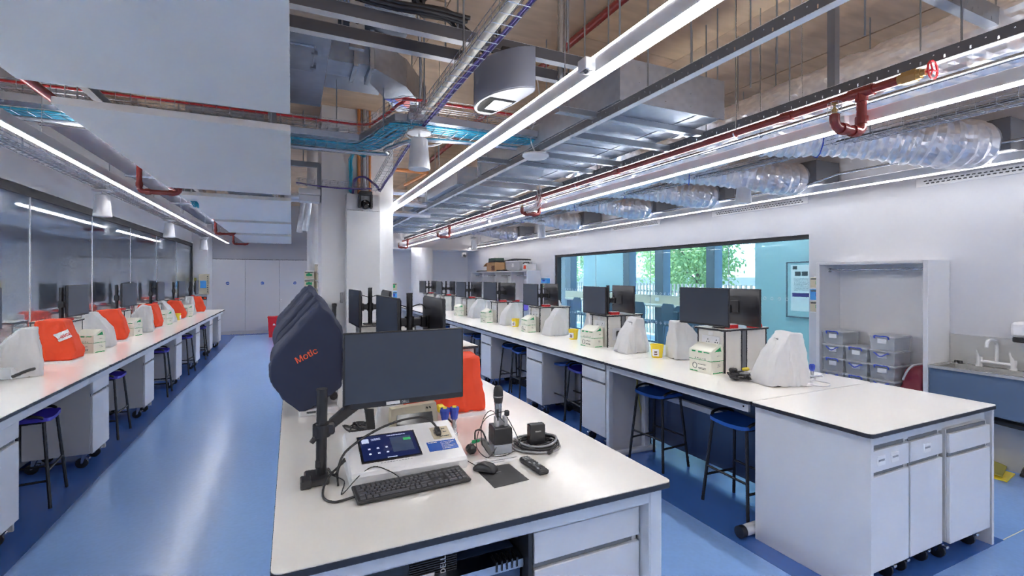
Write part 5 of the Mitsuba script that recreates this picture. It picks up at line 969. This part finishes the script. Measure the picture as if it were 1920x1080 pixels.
t = thing('floor_sign', 'folded yellow safety signs lying on the floor under the sink', 'safety sign'); part(t, 'panel', hull([(x, y, z) for x, y, z in ((5.46, 1.9, .02), (5.78, 1.98, .02), (5.46, 2.22, .09), (5.76, 2.25, .10), (5.46, 1.9, .035), (5.78, 1.98, .035))]), 'olive'); part(t, 'panel', hull([(x, y, z) for x, y, z in ((5.43, 1.86, .002), (5.70, 1.9, .002), (5.43, 2.3, .002), (5.72, 2.2, .002), (5.43, 1.86, .014), (5.72, 2.2, .014), (5.43, 2.3, .014), (5.7, 1.9, .014))]), 'yellow')
t = thing('dark_bags', 'dark boots and cables on the floor at the foot of the sink panel', 'footwear')
for i in range(3): part(t, 'boot', drape([(5.5, 1.72 - .16 * i, .003), (5.76, 1.74 - .16 * i, .003), (5.5, 1.82 - .16 * i, .003), (5.76, 1.84 - .16 * i, .003), (5.66, 1.75 - .16 * i, .17), (5.74, 1.75 - .16 * i, .17), (5.7, 1.8 - .16 * i, .17), (5.52, 1.77 - .16 * i, .07)], 80 + i, .006, 3, .02), 'black', 50)
t = thing('mixer_tap', 'small blue-knobbed gas tap on the near end of the right bench', 'tap'); part(t, 'knob', lathe([(.001, .965), (.014, .965), (.022, .985), (.022, 1.01), (.016, 1.02), (.001, 1.02)], 8, (3.80, 2.45, 0)), 'blue'); part(t, 'body', [lathe([(.001, ZT), (.024, ZT), (.024, .91), (.013, .915), (.013, .965), (.001, .965)], 14, (3.80, 2.45, 0)), cyl((3.74, 2.45, .925), (3.90, 2.43, .92), .008)], 'chrome', 40)
t = thing('cable_heap', 'heap of black cables with a yellow plug in front of the nearest tower', 'cable')
q = np.random.default_rng(15)
for i in range(8): part(t, 'cable', tube(path([(3.27 + .10 * math.cos(a) * q.uniform(.5, 1.1), 2.68 + .10 * math.sin(a) * q.uniform(.5, 1.1), ZT + .006 + .05 * q.random()) for a in np.linspace(0, 5.6, 8)], 4), .0045, 6), 'black_soft', True)
part(t, 'yellow_plug', bx(3.33, 3.40, 2.70, 2.73, .955, .98, .008), 'yellow'); part(t, 'black_plug', bx(3.25, 3.31, 2.74, 2.79, .94, .975, .01), 'black'); part(t, 'grey_adapter', bx(3.28, 3.36, 2.66, 2.71, .92, .95, .008), 'grey_plastic')
t = thing('white_cable', 'white power cable curling at the foot of the nearest bagged microscope', 'cable'); wire(t, [(3.55, 2.30, .905), (3.62, 2.22, .905), (3.74, 2.28, .905), (3.72, 2.40, .905), (3.62, 2.36, .905)], .004, 'white_cable'); part(t, 'plug', bx(3.49, 3.55, 2.27, 2.31, ZT, .93, .01), 'white_plastic')
# ================================================================ far shelving, boxes on it
t = thing('coat_cubby', 'tall white open cubby unit with four bays at the far right wall', 'shelving')
CYs = [10.8, 11.75, 12.8, 13.85, 14.95]
for y in CYs: part(t, 'upright', bx(X0, XR - .002, y - .02, y + .02, 0, 1.86, .002), 'cabinet')
part(t, 'top', bx(X0, XR - .002, 10.78, 14.97, 1.86, 1.89, .002), 'cabinet'); part(t, 'back', bx(XR - .02, XR - .002, 10.8, 14.95, 0, 1.86), 'cabinet')
for a, b in zip(CYs[:-1], CYs[1:]): part(t, 'coat_rail', cyl((5.6, a + .02, 1.76), (5.6, b - .02, 1.76), .014, n=10), 'chrome', 40); part(t, 'bay_shelf', bx(X0, XR - .02, a + .02, b - .02, .5, .525), 'cabinet')
t = thing('cardboard_box', 'open brown cardboard box on top of the far cubby unit', 'box'); part(t, 'carton', bx(5.45, 5.78, 12.95, 13.6, 1.89, 2.16, .003), 'card_brown'); part(t, 'dark_print', bx(5.444, 5.451, 12.97, 13.2, 1.91, 2.06), 'card_dark'); part(t, 'flap', hull([(5.45, 13.6, 2.15), (5.78, 13.6, 2.15), (5.45, 13.9, 2.05), (5.78, 13.9, 2.05), (5.45, 13.61, 2.16), (5.78, 13.61, 2.16)]), 'card_brown')
t = thing('green_case', 'dark green case on the cardboard box', 'case'); part(t, 'body', bx(5.47, 5.76, 12.97, 13.5, 2.16, 2.29, .01), 'dark_green'); part(t, 'lower_half', bx(5.465, 5.765, 12.965, 13.505, 2.16, 2.215, .006), 'black')
t = thing('grey_crate', 'pale grey lidded crate on the far cubby unit', 'crate'); part(t, 'tub', hull([(x, y, z) for x in (5.46, 5.78) for y in (11.3, 12.1) for z in (1.9,)] + [(x, y, 2.13) for x in (5.44, 5.8) for y in (11.25, 12.15)]), 'light_grey'); part(t, 'lid', bx(5.43, 5.81, 11.22, 12.18, 2.13, 2.16, .01), 'white_plastic'); part(t, 'label', bx(5.44, 5.452, 11.62, 11.74, 1.99, 2.09), 'paper')
thing('flat_case', 'flat black case lying on the pale grey crate', 'case', None, hull([(x, y, z) for x in (5.44, 5.8) for y, z in ((11.3, 2.16), (12.25, 2.16), (11.3, 2.2), (11.6, 2.22), (12.3, 2.18))]), 'black_soft')
t = thing('clear_tub', 'small clear tub with dark handle and orange sticker on the far cubby unit', 'tub'); part(t, 'tub', bx(5.46, 5.72, 10.84, 11.12, 1.892, 2.06, .01), 'clearbox'); part(t, 'handle', tube(path([(5.5, 10.82, 2.06), (5.5, 10.86, 2.1), (5.5, 11.1, 2.1), (5.5, 11.14, 2.06)], 5), .012, 7), 'black'); part(t, 'sticker', bx(5.452, 5.461, 10.92, 11.04, 1.93, 2.02), 'orange')
thing('flat_black_tray', 'flat black tray on the far cubby unit between the boxes', 'tray', None, bx(5.45, 5.7, 12.3, 12.85, 1.89, 1.93, .01), 'black'); thing('flat_black_tray', 'flat grey folder at the far end of the cubby top', 'folder', None, bx(5.45, 5.7, 14.1, 14.5, 1.89, 1.93, .01), 'ink')
t = thing('purple_crate', 'purple plastic crate in front of the far cubby unit', 'crate'); part(t, 'tub', bx(4.8, 5.3, 10.45, 11.35, .9, 1.12, .02), 'purple'); part(t, 'lettering', bx(4.795, 4.801, 10.7, 11.0, .98, 1.04), 'light_grey')
t = thing('plastic_chest', 'stack of pale clear drawers carrying the purple crate', 'drawers')
for i in range(5): part(t, 'drawer', bx(4.8, 5.3, 10.5, 11.3, .01 + .178 * i, .175 + .178 * i, .01), 'light_grey')
t = thing('clear_stack', 'stacked pale blue clear boxes beside the cubby unit', 'storage box')
for i in range(6): part(t, 'box', bx(4.85, 5.3, 12.0, 12.7, .004 + .19 * i, .18 + .19 * i, .01), 'clearbox'); part(t, 'lid', bx(4.84, 5.31, 11.99, 12.71, .18 + .19 * i, .192 + .19 * i, .004), 'light_grey')
# glove dispensers
def gloves(label, x, y, z, rz, n=3, cols=('beige', 'skyprint', 'beige'), w=.24):
    t = thing('glove_dispenser', label, 'glove dispenser'); g = lambda m: mov(rot(cat_(m), [0, 0, 1], rz), x, y, z)
    for i in range(n):
        c = cols[i % len(cols)]; k = part(t, 'glove_box', g(bx(-w / 2, w / 2, -.09, 0, .145 * i, .145 * i + .125, .003)), c)
        part(k, 'opening', g(bx(-.05, .05, -.0925, -.089, .145 * i + .045, .145 * i + .085)), 'green' if c == 'beige' else 'blue'); part(k, 'glove', g(drape([(-.03, -.092, .145 * i + .05), (.03, -.092, .145 * i + .05), (-.02, -.13, .145 * i + .05), (.02, -.12, .145 * i + .085), (-.02, -.092, .145 * i + .08)], 90 + i, .008, 1, .012)), 'green' if c == 'beige' else 'blue'); part(k, 'print', g([bx(-w / 2 + .01, w / 2 - .01, -.0915, -.0895, .145 * i + .1, .145 * i + .115)]), 'ink')
    part(t, 'wire_rack', g([bx(-w / 2 - .004, w / 2 + .004, -.094, -.09, .145 * i - .008, .145 * i) for i in range(n)] + [bx(-w / 2 - .006, w / 2 + .006, -.004, 0, -.012, .145 * n)]), 'white_plastic')
gloves('glove box rack on the right wall between the window and the wardrobe', XR, 3.60, 1.30, -90)
gloves('glove box rack on the right wall at the far left end of the window', XR, 10.45, 1.42, -90, 2, ('beige', 'skyprint'), .3)
gloves('beige glove box rack on the slim round column, nearer and right one', .47, 8.86, 1.38, 20, 4, ('beige',))
gloves('beige glove box rack farther left beside the slim round column', .30, 8.87, 1.40, -20, 3, ('beige',), .16)
gloves('glove box rack with a sky-blue box beyond the square column', 1.5, 8.2, 1.20, 35, 3, ('beige', 'skyprint', 'beige'), .2)
struct('wall_partition', bx(1.45, 1.55, 8.22, 8.5, 0, 2.0), 'wall')
t = thing('wall_controller', 'beige wall controller with a blue screen at the end of the left bench', 'control panel'); part(t, 'case', bx(-2.30, -2.06, 15.30, 15.4, 1.24, 1.80, .006), 'beige'); part(t, 'blue_display', bx(-2.26, -2.12, 15.292, 15.301, 1.42, 1.62), 'skyprint'); part(t, 'keys', [bx(-2.10, -2.075, 15.292, 15.301, 1.3 + .06 * i, 1.33 + .06 * i) for i in range(8)], 'ink')
t = thing('isolator_switch', 'small orange and black isolator switch under the wall controller', 'switch'); part(t, 'box', bx(-2.28, -2.12, 15.36, 15.4, 1.1, 1.18, .004), 'black'); part(t, 'orange_knob', bx(-2.19, -2.13, 15.33, 15.36, 1.115, 1.165, .01), 'orange')
thing('wall_plate', 'small yellow and blue wall plate left of the wall controller', 'sign', None, bx(-2.42, -2.36, 15.385, 15.4, 1.6, 1.7, .003), 'olive')
t = thing('pedal_bin', 'red waste bin with a white triangle by the back doors', 'bin'); part(t, 'body', hull([(x, y, .0) for x in (-.59, -.33) for y in (15.2, 15.5)] + [(x, y, .56) for x in (-.62, -.30) for y in (15.17, 15.53)]), 'bin_red'); part(t, 'rim', bx(-.63, -.29, 15.16, 15.54, .555, .585, .006), 'bin_red'); part(t, 'triangle', hull([(x, 15.176 , z) for x, z in ((-.50, .34), (-.42, .34), (-.46, .40))] + [(x, 15.18, z) for x, z in ((-.50, .34), (-.42, .34), (-.46, .40))]), 'paper')
t = thing('black_bin', 'black waste bin right of the red bin', 'bin'); part(t, 'body', hull([(x, y, .0) for x in (-.26, .08) for y in (15.2, 15.55)] + [(x, y, .54) for x in (-.28, .1) for y in (15.17, 15.58)]), 'black_soft'); part(t, 'rim', bx(-.29, .11, 15.16, 15.59, .53, .555, .006), 'black')
t = thing('folded_tripod', 'folded black tripod leaning near the square column behind the navy covers', 'tripod')
for i, dx in enumerate((-.03, 0, .035)): part(t, 'leg', cyl((.42 + dx * 1.4, 6.52 - .02 * i, .002), (.50 + dx * .4, 6.545, 1.34), .012), 'black', 40)
part(t, 'head', bx(.47, .53, 6.51, 6.57, 1.33, 1.38, .01), 'black')
t = thing('yellow_sign', 'yellow wall sign on the pale back wall', 'sign'); part(t, 'plate', bx(1.75, 2.05, YB - .03, YB - .02, 1.3, 1.62), 'yellow'); part(t, 'print', [bx(1.8, 2.0, YB - .032, YB - .03, 1.35 + .05 * i, 1.37 + .05 * i) for i in range(4)], 'ink')
t = thing('wall_camera', 'small white wall camera under the bulkhead at the far right corner', 'camera'); part(t, 'mount', bx(5.2, 5.35, 15.2, 15.3, 2.4, 2.55, .01), 'white_plastic'); part(t, 'lens', cyl((5.28, 15.2, 2.45), (5.28, 15.1, 2.42), .04), 'ink', 40)
